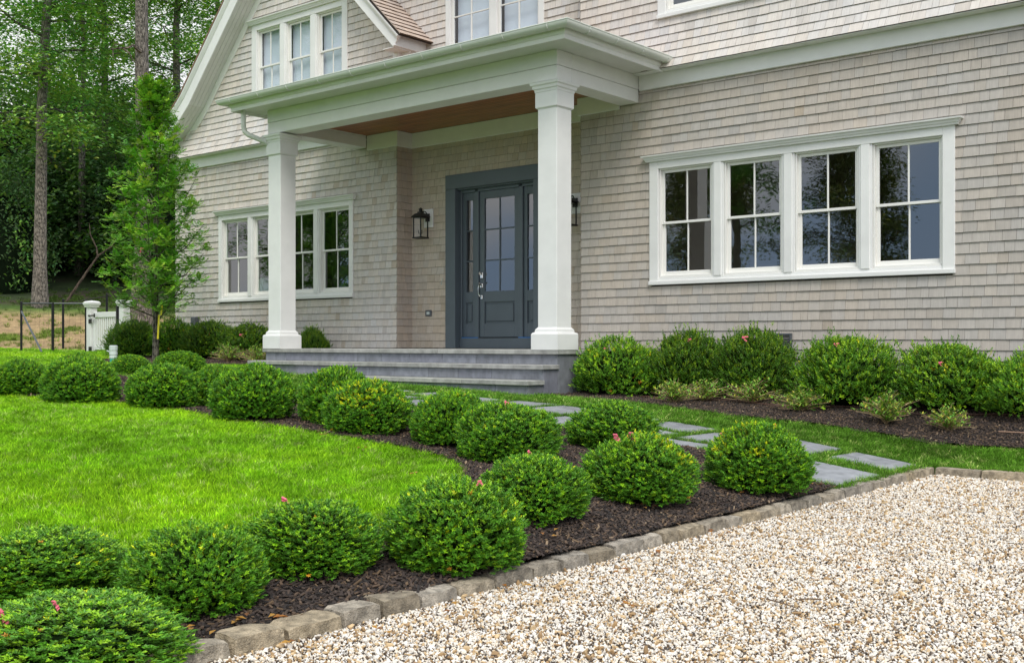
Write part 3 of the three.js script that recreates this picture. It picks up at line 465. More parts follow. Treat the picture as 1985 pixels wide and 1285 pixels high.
// lanterns, outlet, meter box
{
  const make = () => {
    const l = group('wall_lantern'); const w = 0.085, h = 0.36, z0 = 0.06, zc = z0 + 0.14;
    new MB().box(-0.10, -0.02, 0, 0.12, 0.30, 0.022, 0.004).mesh('mounting_block', M.white, l);
    const f = new MB(); f.box(-0.05, 0.08, 0.022, 0.05, 0.22, 0.036, 0.004);
    for (const sx of [-1, 1]) for (const sz of [-1, 1]) f.box(sx * w - 0.008, -0.20, zc + sz * w - 0.008, sx * w + 0.008, 0.14, zc + sz * w + 0.008);
    f.box(-w - 0.02, -0.225, zc - w - 0.02, w + 0.02, -0.2, zc + w + 0.02, 0.005); f.box(-w - 0.012, 0.125, zc - w - 0.012, w + 0.012, 0.14, zc + w + 0.012, 0.003); f.tube([V(0, 0.2, 0.03), V(0, 0.25, 0.08), V(0, 0.25, zc)], 0.009, 6); f.mesh('frame', M.black, l);
    const t = new MB(); t.sweep([[0.115, 0.14], [0.118, 0.15], [0.07, 0.205], [0.04, 0.215], [0.04, 0.235], [0.018, 0.245], [0.018, 0.275], [0.03, 0.28], [0.0, 0.31]], [[-0.001, zc - 0.001], [-0.001, zc + 0.001], [0.001, zc + 0.001], [0.001, zc - 0.001]], { closed: true, sign: -1 }); t.mesh('lamp_roof', M.black, l);
    const g = new MB(); g.face([-w, -0.2, zc + w], [w, -0.2, zc + w], [w, 0.125, zc + w], [-w, 0.125, zc + w]); g.face([-w, -0.2, zc - w], [-w, -0.2, zc + w], [-w, 0.125, zc + w], [-w, 0.125, zc - w]); g.face([w, -0.2, zc + w], [w, -0.2, zc - w], [w, 0.125, zc - w], [w, 0.125, zc + w]); g.mesh('pane', M.lampglass, l);
    const c = new MB(); c.tube([V(0, -0.2, zc), V(0, -0.12, zc)], 0.014, 8); for (const a of [0, 2.1, 4.2]) c.tube([V(0, -0.13, zc), V(Math.cos(a) * 0.035, -0.14, zc + Math.sin(a) * 0.035), V(Math.cos(a) * 0.035, -0.08, zc + Math.sin(a) * 0.035)], 0.007, 6); c.mesh('candle_arm', M.black, l);
    return l;
  };
  const a = make(); a.position.set(-4.60, 3.60, ZR + 0.018); tag(a, 'black lantern on the porch wall left of the door', 'wall lantern', 'lanterns beside the door');
  const b = a.clone(); b.name = numbered('wall_lantern'); scene.add(b); b.position.set(-1.40, 3.60, ZR + 0.018); tag(b, 'black lantern right of the door, half hidden behind the right column', 'wall lantern', 'lanterns beside the door');
  const o = group('wall_outlet', scene, [-4.60, 2.09, ZR + 0.012]); tag(o, 'small grey weatherproof outlet low on the porch wall under the lantern', 'outlet');
  new MB().box(-0.075, -0.055, 0, 0.075, 0.055, 0.02, 0.006).mesh('plate', M.grey, o); new MB().box(-0.035, -0.025, 0.02, 0.035, 0.025, 0.03, 0.005).mesh('cover', M.pvc, o);
  const e = group('electrical_box', scene, [-11.0, 1.98, 0.01]); tag(e, 'dark grey electrical box on the shingles at the left house corner', 'electrical box');
  new MB().box(-0.085, -0.11, 0, 0.085, 0.14, 0.10, 0.012).mesh('box', M.grey, e); new MB().box(-0.075, -0.10, 0.10, 0.075, 0.12, 0.112, 0.01).mesh('lid', M.grey, e); const c = new MB(); c.tube([V(-0.02, -0.11, 0.05), V(-0.02, -0.75, 0.05)], 0.014, 8); c.tube([V(0.03, -0.11, 0.05), V(0.03, -0.75, 0.05)], 0.024, 8); c.mesh('conduit', M.pvc, e);
  // white shaded lamps seen inside the left room
  const lampAt = (x, z, label, s) => { const l = group('table_lamp', scene, [x, 1.46, z]); tag(l, label, 'lamp', 'lamps inside the left window'); new MB().sweep([[0.40 * s, 1.05], [0.30 * s, 1.10], [0.05 * s, 1.46], [0.0, 1.46]], [[-0.002, -0.002], [-0.002, 0.002], [0.002, 0.002], [0.002, -0.002]], { closed: true, sign: -1 }).mesh('lamp_shade', M.lampwhite, l); const b = new MB(); b.tube([V(0, 0, 0), V(0, 0.05, 0), V(0, 1.1, 0)], [0.16, 0.03, 0.02], 10); b.mesh('stand', M.lampwhite, l); };
  lampAt(-9.75, -0.75, 'white shaded lamp behind the leftmost pane of the lower left window', 0.9); lampAt(-6.75, -0.75, 'white shaded lamp behind the rightmost pane of the lower left window', 1.0);
}

// ---------------------------------------------------------------- ground, beds, drive, path
{
  const xs = [], zs = [], span = (a, b, n, L) => { for (let i = 0; i < n; i++) L.push(a + (b - a) * i / n); };
  span(-160, -40, 24, xs); span(-40, -14, 52, xs); span(-14, 5.3, 78, xs); xs.push(5.30, 5.355, 6, 7, 8, 10, 14, 20, 40, 80, 160);
  span(-160, -40, 20, zs); span(-40, -8, 44, zs); span(-8, 3.25, 46, zs); zs.push(3.25, 3.305); span(3.5, 14, 46, zs); zs.push(14, 16, 18, 22, 30, 45, 70, 110, 160);
  const mb = new MB(), P = (x, z) => { let y = height(x, z) - (x > 5.0 && z > 5 ? 0.14 : 0); if (x > 5.33 && z > 3.28) y = DRIVE - 0.1; return [x, y, z]; };
  const C = (x, z) => {
    const k = -(x - CAM[0]) * SY - (z - CAM[2]) * CY, n = fbm(x * 0.55, z * 0.55, 4, 401), f = fbm(x * 3, z * 3, 3, 403);
    let c = [0.15 * (0.7 + 0.6 * f), 0.33 * (0.7 + 0.6 * f), 0.015];
    const earth = sstep(26.0, 27.0, k) * (1 - sstep(32.0, 34.0, k)) * sstep(0.30, 0.46, n + 0.10 * (f - 0.5) + 0.03);
    if (x > 4.9 && z > 5) c = [0.05, 0.036, 0.028];
    const wood = sstep(32.5, 35, k); c = c.map((v, i) => mix(v, [0.62, 0.43, 0.22][i] * (0.75 + 0.5 * f), earth)); c = c.map((v, i) => mix(v, mix([0.085, 0.06, 0.04][i], [0.05, 0.085, 0.02][i], sstep(0.4, 0.6, n)) * (0.7 + 0.6 * f), wood));
    return c;
  };
  const pos = [], col = [], uv = [], idx = []; for (const z of zs) for (const x of xs) { pos.push(...P(x, z)); col.push(...C(x, z)); uv.push(x, z); }
  const n = xs.length; for (let j = 0; j < zs.length - 1; j++) for (let i = 0; i < n - 1; i++) { const a = j * n + i; idx.push(a, a + n, a + 1, a + 1, a + n, a + n + 1); }
  const g = new THREE.BufferGeometry(); g.setAttribute('position', new THREE.Float32BufferAttribute(pos, 3)); g.setAttribute('uv', new THREE.Float32BufferAttribute(uv, 2)); g.setAttribute('color', new THREE.Float32BufferAttribute(col, 3)); g.setIndex(idx); g.computeVertexNormals();
  kind(put('ground', g, M.terrain), 'structure', 'gently rising lawn and bare hillside ground around the house');
  // mulch beds as one sheet with a lumpy surface
  const mu = new MB(), S = 0.075; for (let x = -11.4; x < 9; x += S) for (let z = 0.02; z < 15; z += S) if (region(x + S / 2, z + S / 2) === 'bed') { const q = (a, b) => [a, height(a, b) + 0.018 + 0.03 * fbm(a * 4, b * 4, 3, 411), b]; mu.face(q(x, z), q(x, z + S), q(x + S, z + S), q(x + S, z)); }
  kind(mu.mesh('mulch_bed', M.mulch), 'structure', 'dark bark mulch beds under the shrubs');
  const dr = new MB(); dr.face([5.40, DRIVE, 3.36], [5.40, DRIVE, 60], [70, DRIVE, 60], [70, DRIVE, 3.36]); kind(dr.mesh('driveway', M.gravelbase), 'structure', 'pale gravel driveway beside the stone kerb');
}
const inView = (x, y, z, m = 160) => { const p = project(x, y, z); return p[2] > 2 && p[0] > -m && p[0] < 1985 + m && p[1] < 1285 + m * 2 && p[1] > -m ? p[2] : 0; };
function scatter(name, geo, m, list, parent = scene) {   // list: [Matrix4, Color]
  const o = new THREE.InstancedMesh(geo, m, list.length); o.name = parent === scene ? numbered(name) : name; o.castShadow = o.receiveShadow = true;
  list.forEach(([a, c], i) => { o.setMatrixAt(i, a); o.setColorAt(i, c); }); parent.add(o); return kind(o, 'stuff');
}
const xf = (p, e, s) => new THREE.Matrix4().compose(p, new THREE.Quaternion().setFromEuler(e), s);
const rgb = (r, g, b) => new THREE.Color().setRGB(r, g, b);
{ // gravel
  const r = rng(23), g = new THREE.IcosahedronGeometry(1, 0), q = g.getAttribute('position'); for (let i = 0; i < q.count; i++) { const h = 0.8 + 0.4 * hash(Math.round(q.getX(i) * 9), Math.round(q.getY(i) * 9), Math.round(q.getZ(i) * 9)); q.setXYZ(i, q.getX(i) * h, q.getY(i) * h, q.getZ(i) * h); } g.deleteAttribute('normal'); g.deleteAttribute('uv');
  const list = [], pal = [[0.80, 0.745, 0.655], [0.74, 0.655, 0.53], [0.80, 0.77, 0.72], [0.58, 0.42, 0.23], [0.36, 0.23, 0.11], [0.13, 0.085, 0.05], [0.36, 0.33, 0.29], [0.075, 0.058, 0.045]], cum = [0.31, 0.49, 0.65, 0.74, 0.81, 0.88, 0.91, 1];
  for (let x = 5.41; x < 13; x += 0.0104) for (let z = 3.38; z < 12.6; z += 0.0104) {
    const X = x + (r() - 0.5) * 0.016, Z = z + (r() - 0.5) * 0.016, k = inView(X, DRIVE, Z, 170), t = r(), u = r(), a = r(), b = r(), c = r(), d = r(); if (!k) continue;
    const i = cum.findIndex((w) => t <= w), s = (0.0037 + 0.0041 * u * u) * (k > 9 ? 1.15 : 1) * (i > 4 ? 0.82 : u > 0.985 ? 1.5 : 1), e = 0.85 + 0.3 * a;
    list.push([xf(V(X, DRIVE + s * (i > 2 ? 0.4 + 0.9 * b : 0.1 + 0.9 * b), Z), new THREE.Euler(a * 6.3, b * 6.3, c * 6.3), V(s * (0.95 + (i > 2 ? 1.3 : 0.7) * c), s * (0.6 + 0.3 * d), s)), rgb(...pal[i].map((v) => v * e))]);
  }
  kind(scatter('gravel', g, M.pebble, list), 'stuff', 'loose pale pebbles of the driveway');
}
{ // mulch chips
  const r = rng(29), g = new MB().box(-0.5, -0.5, -0.5, 0.5, 0.5, 0.5).geo(); g.deleteAttribute('uv'); g.deleteAttribute('color');
  const list = [], pal = [[0.048, 0.034, 0.028], [0.075, 0.053, 0.040], [0.026, 0.021, 0.019], [0.115, 0.075, 0.048], [0.16, 0.105, 0.06], [0.30, 0.22, 0.14]], cum = [0.36, 0.62, 0.8, 0.93, 0.982, 1];
  for (let x = -11.4; x < 7.2; x += 0.021) for (let z = 0.03; z < 12.8; z += 0.021) {
    const X = x + (r() - 0.5) * 0.03, Z = z + (r() - 0.5) * 0.03, t = r(), a = r(), b = r(), c = r(), d = r(); if (region(X, Z) !== 'bed') continue; const y = height(X, Z) + 0.018 + 0.03 * fbm(X * 4, Z * 4, 3, 411), k = inView(X, y, Z, 200); if (!k || (k > 14 && d < 0.5)) continue;
    const i = cum.findIndex((w) => t <= w), L = 0.016 + 0.034 * a * a;
    list.push([xf(V(X, y + 0.004 + 0.008 * b, Z), new THREE.Euler((b - 0.5) * 1.1, c * 6.3, (d - 0.5) * 1.1), V(L, 0.003 + 0.004 * c, 0.005 + 0.007 * b)), rgb(...pal[i].map((v) => v * (0.8 + 0.4 * d)))]);
  }
  kind(scatter('mulch_chips', g, M.chip, list), 'stuff', 'shredded bark chips on the beds');
}
// kerb stones
{
  const k = kind(group('kerb'), 'structure', 'low kerb of rough granite setts along the gravel'), r = rng(37);
  const stone = (x0, z0, x1, z1, y1) => {
    const g = new THREE.BoxGeometry(x1 - x0, y1 - 0.2, z1 - z0, x1 - x0 > 0.2 ? 7 : 3, 4, z1 - z0 > 0.2 ? 7 : 3), q = g.getAttribute('position'), sd = Math.floor(r() * 1000), hx = (x1 - x0) / 2, hz = (z1 - z0) / 2, hy = (y1 - 0.2) / 2, tx = (r() - 0.5) * 0.06, tz = (r() - 0.5) * 0.06;
    for (let i = 0; i < q.count; i++) {
      let x = q.getX(i), y = q.getY(i), z = q.getZ(i); const n = (a) => fbm(x * 9 + sd, (y + z * 1.3) * 9 + a, 3, 50 + a) - 0.5, ex = sstep(hx - 0.03, hx, Math.abs(x)), ez = sstep(hz - 0.03, hz, Math.abs(z)), ey = sstep(hy - 0.035, hy, y), rd = 0.003 * (ex * ey + ez * ey + ex * ez);
      q.setXYZ(i, x + n(1) * 0.02 - Math.sign(x) * rd, y + n(2) * 0.018 * ey + (x * tx + z * tz) * ey - rd * 1.3 * ey, z + n(3) * 0.018 - Math.sign(z) * rd);
    }
    const m = new MB(), c = 0.9 + (r() - 0.5) * 0.4, w = r(); m.col = [0.58 * c, (0.52 - 0.05 * w) * c, (0.43 - 0.12 * w) * c]; m.uo = [r() * 9, r() * 9]; g.translate((x0 + x1) / 2, (y1 + 0.2) / 2, (z0 + z1) / 2); m.add(g); m.mesh('kerb_stone', M.kerb, k);
  };
  for (let z = 3.30; z < 13.2;) { const L = 0.18 + r() * 0.13; stone(5.255 + (r() - 0.5) * 0.02, z + 0.004, 5.405 + (r() - 0.5) * 0.02, z + L - 0.004, 0.440 + (r() - 0.5) * 0.016); z += L; }
  for (let x = 5.412; x < 8.6;) { const L = 0.28 + r() * 0.2; stone(x + 0.004, 3.24 + (r() - 0.5) * 0.015, x + L - 0.004, 3.375 + (r() - 0.5) * 0.02, 0.445 + (r() - 0.5) * 0.016); x += L; }
}
// stepping stones
const PAV = [[4.68, 4.28, 5.27, 5.18], [4.64, 3.32, 5.24, 3.94], [3.98, 3.34, 4.52, 4.24], [4.0, 4.42, 4.54, 5.02], [3.32, 3.66, 3.86, 4.42], [3.30, 4.56, 3.88, 5.1], [2.62, 3.38, 3.2, 3.98], [2.6, 4.1, 3.18, 4.9], [1.92, 3.36, 2.5, 4.14], [1.9, 4.28, 2.5, 4.9], [1.24, 3.44, 1.82, 4.2], [1.24, 4.36, 1.8, 4.94], [0.5, 3.36, 1.12, 4.0], [0.54, 4.14, 1.1, 4.9], [-0.2, 3.4, 0.4, 4.2], [-0.2, 4.34, 0.4, 4.9], [-0.9, 3.3, -0.3, 3.9], [-0.9, 4.05, -0.3, 4.8], [-1.7, 3.4, -1.05, 4.2], [-2.5, 3.3, -1.85, 4.1]];
{
  const p = kind(group('path'), 'structure', 'stepping stone path of blue grey slabs set in the grass'), r = rng(41);
  PAV.forEach(([x0, z0, x1, z1]) => {
    const m = new MB(), k = 0.92 + r() * 0.2; m.col = [0.36 * k, 0.375 * k, 0.40 * k]; m.uo = [r() * 9, r() * 9];
    const c = V((x0 + x1) / 2, height((x0 + x1) / 2, (z0 + z1) / 2), (z0 + z1) / 2), sx = Math.atan((height(x1, c.z) - height(x0, c.z)) / (x1 - x0)), sz = Math.atan((height(c.x, z1) - height(c.x, z0)) / (z1 - z0));
    m.box(-(x1 - x0) / 2, -0.05, -(z1 - z0) / 2, (x1 - x0) / 2, 0.028, (z1 - z0) / 2, 0.004, xf(c, new THREE.Euler(-sz, (r() - 0.5) * 0.03, sx), V(1, 1, 1))); m.mesh('paver', M.bluestone, p);
  });
}
{ // grass: tufts of blades
  const tuft = (seed, n, H, W) => { const r = rng(seed), m = new MB(); for (let i = 0; i < n; i++) { const a = r() * 6.283, d = Math.sqrt(r()) * 0.03, h = H * (0.55 + 0.6 * r()), b = a + (r() - 0.5) * 2, l = h * (0.35 + 0.95 * r()), x = Math.cos(a) * d, z = Math.sin(a) * d, w = W * (0.7 + 0.6 * r()), px = -Math.sin(b) * w, pz = Math.cos(b) * w, mx = x + Math.cos(b) * l * 0.35, mz = z + Math.sin(b) * l * 0.35, my = h * 0.62, vv = 0.35 + 1.15 * r(), tx = x + Math.cos(b) * l, tz = z + Math.sin(b) * l; m.col = [vv, vv, vv];
    m.tri([x - px, -0.01, z - pz], [x + px, -0.01, z + pz], [mx + px * 0.8, my, mz + pz * 0.8], [0, 0], [0, 0], [0, 0]); m.tri([x - px, -0.01, z - pz], [mx + px * 0.8, my, mz + pz * 0.8], [mx - px * 0.8, my, mz - pz * 0.8], [0, 0], [0, 0], [0, 0]); m.tri([mx - px * 0.8, my, mz - pz * 0.8], [mx + px * 0.8, my, mz + pz * 0.8], [tx, h, tz], [0, 0], [0, 0], [0, 0]); } const g = m.geo(); g.deleteAttribute('uv'); return g; };
  const r = rng(43), lists = [[], [], []], blocked = (x, z) => PAV.some((p) => x > p[0] - 0.005 && x < p[2] + 0.005 && z > p[1] - 0.005 && z < p[3] + 0.005);
  const sow = (x0, x1, z0, z1, step, near, far) => { for (let x = x0; x < x1; x += step) for (let z = z0; z < z1; z += step) {
    const X = x + (r() - 0.5) * step, Z = z + (r() - 0.5) * step, a = r(), b = r(), c = r(), t = r(); if (region(X, Z) !== 'lawn' || blocked(X, Z)) continue; const y = height(X, Z), k = inView(X, y, Z, 480); if (!k || k < near || k >= far) continue; const p = project(X, y, Z); if (p[1] < 560) continue; if ((p[0] < -130 || p[0] > 2115) && t > 0.5) continue;
    let rough = k > 26.3 ? 1 : 0; if (rough && (fbm(X * 0.55, Z * 0.55, 4, 401) > 0.40 ? t < 0.94 : t < 0.5)) continue;
    const strip = X > -6 && Z < 5.3, n = fbm(X * 0.8, Z * 0.8, 4, 431), f = fbm(X * 5, Z * 5, 2, 433), e = (0.46 + 0.5 * n + 0.46 * f) * (0.75 + 0.5 * a), yel = clamp((n - 0.45) * 1.6 + (a - 0.5) * 0.5), dry = t > 0.94 ? 1 : 0;
    let col = strip ? [0.15, 0.34, 0.026] : [mix(0.28, 0.50, yel), mix(0.60, 0.72, yel), 0.012]; if (rough) col = k > 32.5 ? [0.11, 0.20, 0.03] : [0.22, 0.33, 0.05]; if (dry && !rough) col = [0.62, 0.72, 0.22];
    const s = Math.min(2.3, step / 0.032) * (0.8 + 0.5 * b), hs = (0.85 + 0.4 * c) * (strip ? 1.1 : 1) * (0.8 + 0.45 * n) * (rough ? 1.5 : 1) * (k > 14 ? 1.15 : 1);
    lists[Math.floor(c * 2.999)].push([xf(V(X, y, Z), new THREE.Euler((a - 0.5) * 0.35, b * 6.283, (c - 0.5) * 0.35), V(s, hs, s)), rgb(...col.map((v) => v * e))]);
  } };
  sow(-6, 6, 6, 14, 0.031, 0, 8.2); sow(-10, 9, 2.3, 13, 0.037, 8.2, 11.5); sow(-14, 9, 0, 12, 0.048, 11.5, 16.5); sow(-26, 5, -6, 12, 0.075, 16.5, 26.3); sow(-40, -8, -16, 12, 0.10, 26.3, 38);
  const g = group('lawn_grass'); kind(g, 'stuff', 'bright green mown lawn grass');
  lists.forEach((l, i) => scatter('blades', tuft(61 + i, 21, 0.044, 0.0019), M.grass, l, g));
}

// ---------------------------------------------------------------- clipped boxwoods
const BOX = [];
for (let v = 0; v < 8; v++) {
  const wild = v > 4, r = rng(701 + v * 7), m = new MB(), core = new MB(), N = wild ? 4600 : 5200, yellow = [0.003, 0.012, 0.09, 0.005, 0.0, 0.02, 0, 0.004][v], hue = [1, 1, 1, 1, 1, 1.12, 0.66, 0.98][v];
  const bump = (d) => 1 + (wild ? 0.26 : 0.14) * (fbm(d[0] * 1.7 + 9 * v, d[1] * 1.7 + d[2] * 1.5, 2, 800 + v) - 0.5) * 2 - 0.13 * sstep(0.52, 0.72, fbm(d[0] * 6 + d[1] * 3 + 40, d[2] * 6 - d[1] * 4 + 9 * v, 2, 860 + v));
  for (let i = 0; i < N; i++) {
    const t = r() * 6.283, cy = 1 - 1.55 * (i + 0.5) / N, s = Math.sqrt(Math.max(0, 1 - cy * cy)), d = [Math.cos(t) * s, cy, Math.sin(t) * s];
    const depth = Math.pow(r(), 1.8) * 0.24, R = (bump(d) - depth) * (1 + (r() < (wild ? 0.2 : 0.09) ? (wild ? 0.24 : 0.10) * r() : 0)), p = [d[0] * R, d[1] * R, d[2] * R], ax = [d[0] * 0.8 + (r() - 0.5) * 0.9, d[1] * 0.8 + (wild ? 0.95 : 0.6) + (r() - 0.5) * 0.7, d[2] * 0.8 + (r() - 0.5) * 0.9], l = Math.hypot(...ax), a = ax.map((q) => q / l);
    const yv = fbm(d[0] * 3 + 5, d[2] * 3 + d[1], 2, 820 + v) > 0.52 && d[1] > 0.3 && r() < yellow * 2.6, young = r() < 0.20 + 0.22 * Math.max(0, d[1]), e = 0.7 + 0.6 * r();  // the lighter leaf colour, commoner towards the top, imitates lit tips
    const base = yv ? [0.66, 0.72, 0.015] : r() < 0.0012 ? [0.6, 0.32, 0.04] : young ? [0.30, 0.56, 0.020] : [0.10, 0.285, 0.018]; m.col = base.map((q, k) => q * e * hue * (1 - depth * 2.2) * (wild && k === 0 ? 1.12 : 1));  // leaf colour darkens with depth, painting the shade inside the bush
    const n = 6 + Math.floor(r() * 3), u = new THREE.Vector3(...a), q1 = new THREE.Vector3().crossVectors(u, Math.abs(u.y) > 0.8 ? V(1, 0, 0) : UPV).normalize(), q2 = new THREE.Vector3().crossVectors(u, q1), ph = r() * 6.3, Ls = 0.060 * (0.75 + 0.5 * r());
    for (let j = 0; j < n; j++) {
      const g = ph + j * 2.4, sp = j === 0 ? 0.1 : 0.48 + 0.42 * r(), c = Math.cos(g), sn = Math.sin(g), dir = [0, 1, 2].map((k) => u.getComponent(k) * (1.25 - sp * 0.55) + (q1.getComponent(k) * c + q2.getComponent(k) * sn) * sp), dl = Math.hypot(...dir), D = dir.map((q) => q / dl), S = V(...D).cross(u).normalize(); if (!isFinite(S.x) || S.lengthSq() < 0.1) S.copy(q1);
      const b = -(j / n) * (wild ? 0.12 : 0.085); m.leaf([p[0] + a[0] * b, p[1] + a[1] * b, p[2] + a[2] * b], D, [S.x, S.y, S.z], Ls * (0.85 + 0.3 * r()), Ls * 0.20, -0.35);
    }
  }
  const ig = new THREE.IcosahedronGeometry(0.70, 3); core.col = [0.010, 0.022, 0.006]; core.add(ig);  // solid dark ball added to block the view through, stands for inner shade
  const st = new MB(); st.col = [0.10, 0.075, 0.05]; for (let i = 0; i < 5; i++) { const a = i * 1.3; st.tube([V(Math.cos(a) * 0.08, -1.05, Math.sin(a) * 0.08), V(Math.cos(a) * 0.3, -0.3, Math.sin(a) * 0.3)], [0.03, 0.02], 5); }
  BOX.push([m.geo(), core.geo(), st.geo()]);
}
const BW = [   // x, z, width, height/width, kind of growth, label
  [5.10, 11.45, 0.88, 0.32, 0, 'clipped boxwood at the near end of the kerb, two pink ribbons on its left shoulder'],
  [4.10, 11.05, 0.70, 0.40, 1, 'clipped boxwood cut by the left photo edge, on the lawn side behind the nearest one'],
  [4.81, 10.73, 0.63, 0.61, 1, 'clipped boxwood second along the kerb, orange leaves at its foot'],
  [4.69, 10.00, 0.68, 0.52, 3, 'clipped boxwood with a pink ribbon and yellow sprig, third along the kerb'],
  [5.11, 9.40, 0.72, 0.62, 1, 'large clipped boxwood touching the kerb, fourth along it, yellow tips on it'],
  [4.75, 8.34, 0.69, 0.60, 0, 'clipped boxwood fifth along the kerb with a tiny pink ribbon on top'],
  [4.79, 7.24, 0.76, 0.61, 2, 'clipped boxwood wearing two pink ribbons side by side on its top left'],
  [5.04, 6.03, 0.80, 0.64, 2, 'clipped boxwood with a bright yellow top beside the biggest paver at the kerb corner'],
  [3.37, 6.94, 0.84, 0.55, 3, 'clipped boxwood with a pink tag, in the path row nearest the kerb row'],
  [3.49, 5.67, 0.79, 0.53, 4, 'plain dark clipped boxwood beside the pavers, behind the one with two ribbons'],
  [2.68, 6.83, 0.66, 0.71, 1, 'clipped boxwood with faint yellow tips before the right end of the lowest step'],
  [1.85, 7.01, 0.76, 0.61, 2, 'clipped boxwood full of bright yellow sprigs in front of the middle of the steps'],
  [1.33, 6.92, 0.69, 0.77, 1, 'clipped boxwood half hidden behind the yellow sprigged one before the steps'],
  [0.68, 7.34, 0.82, 0.62, 4, 'broad clipped boxwood on the lawn edge below the left column'],
  [-0.60, 6.78, 0.66, 0.64, 4, 'clipped boxwood peeping out behind the broad one below the left column'],
  [-0.77, 7.33, 0.77, 0.60, 0, 'clipped boxwood on the lawn edge below the young tree trunk'],
  [-1.73, 7.66, 0.78, 0.62, 3, 'third boxwood from the left along the lawn edge, a yellow leaf on top'],
  [-2.89, 7.67, 0.70, 0.56, 4, 'clipped boxwood second from the left photo edge on the lawn row'],
  [-3.02, 8.00, 0.61, 0.57, 0, 'clipped boxwood cut by the left photo edge at the far end of the lawn row'],
  [-2.97, 7.03, 0.76, 0.59, 4, 'clipped boxwood just showing behind the far left lawn row'],
  [-5.32, 4.96, 0.55, 0.55, 1, 'small clipped boxwood at the foot of the young tree, left of its trunk'],
  [-5.12, 4.28, 0.73, 0.50, 0, 'clipped boxwood right of the young tree trunk, in front of the left wing bed'],
];
const bushAt = new Map();
BW.forEach(([x, z, w, hr, v, label], i) => {
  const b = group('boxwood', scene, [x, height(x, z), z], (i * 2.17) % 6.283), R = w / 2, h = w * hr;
  for (const [n, k, m] of [['foliage', 0, M.leaf], ['shade_core', 1, M.core], ['stem', 2, M.twig]]) { const o = put(n, BOX[v][k], m, b); o.scale.set(R * (0.96 + 0.08 * hash(i, 1, 7)), h * 0.60, R * (0.96 + 0.08 * hash(i, 2, 7))); o.position.y = h * 0.41; o.rotation.z = (hash(i, 3, 7) - 0.5) * 0.16; }
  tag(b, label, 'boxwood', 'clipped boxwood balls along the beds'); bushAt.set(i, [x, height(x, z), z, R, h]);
});

// looser wall shrubs: upright sprays of small leaves
const SHR = BOX.slice(5).map(([f, c, s]) => [f, s, c]);
const SH = [
  [0.50, 1.32, 1.20, 0.74, 0, 'yellow-green wall shrub against the right side of the stone porch'],
  [1.34, 0.92, 1.06, 0.86, 1, 'dark wall shrub with a pink ribbon, second right of the porch'],
  [2.28, 0.84, 1.10, 0.88, 1, 'wall shrub with a looped pink ribbon in front of the foundation vent'],
  [3.64, 1.18, 1.14, 0.82, 2, 'bright green wall shrub with a pink ribbon under the right part of the big window'],
  [4.77, 1.08, 1.20, 0.74, 2, 'widest wall shrub, right of the big window, with a hanging pink ribbon'],
  [5.62, 1.15, 1.0, 0.64, 0, 'wall shrub cut by the right photo edge'],
  [-10.95, 1.5, 1.05, 0.74, 1, 'wall shrub beside the white garden gate, behind the green capped pipe'],
  [-10.3, 0.92, 1.10, 0.74, 0, 'wall shrub just right of the young tree trunk under the left corner of the house'],
  [-9.35, 0.85, 1.15, 0.74, 1, 'wall shrub under the left end of the lower left window'],
  [-8.2, 0.82, 1.15, 0.70, 1, 'wall shrub with a red ribbon left of the left column'],
  [-6.78, 0.42, 0.60, 0.66, 1, 'wall shrub peeping over the porch floor right of the left column'],
];
SH.forEach(([x, z, w, h, v, label], i) => {
  const b = group('wall_shrub', scene, [x, height(x, z), z], (i * 1.73) % 6.283);
  for (const [n, k, m] of [['foliage', 0, M.leaf], ['stem', 1, M.twig], ['shade_core', 2, M.core]]) { const o = put(n, SHR[v][k], m, b); o.scale.set(w * 0.5, h * 0.58, w * 0.5); o.position.y = h * 0.43; }
  tag(b, label, 'shrub', 'loose shrubs along the house wall');
});
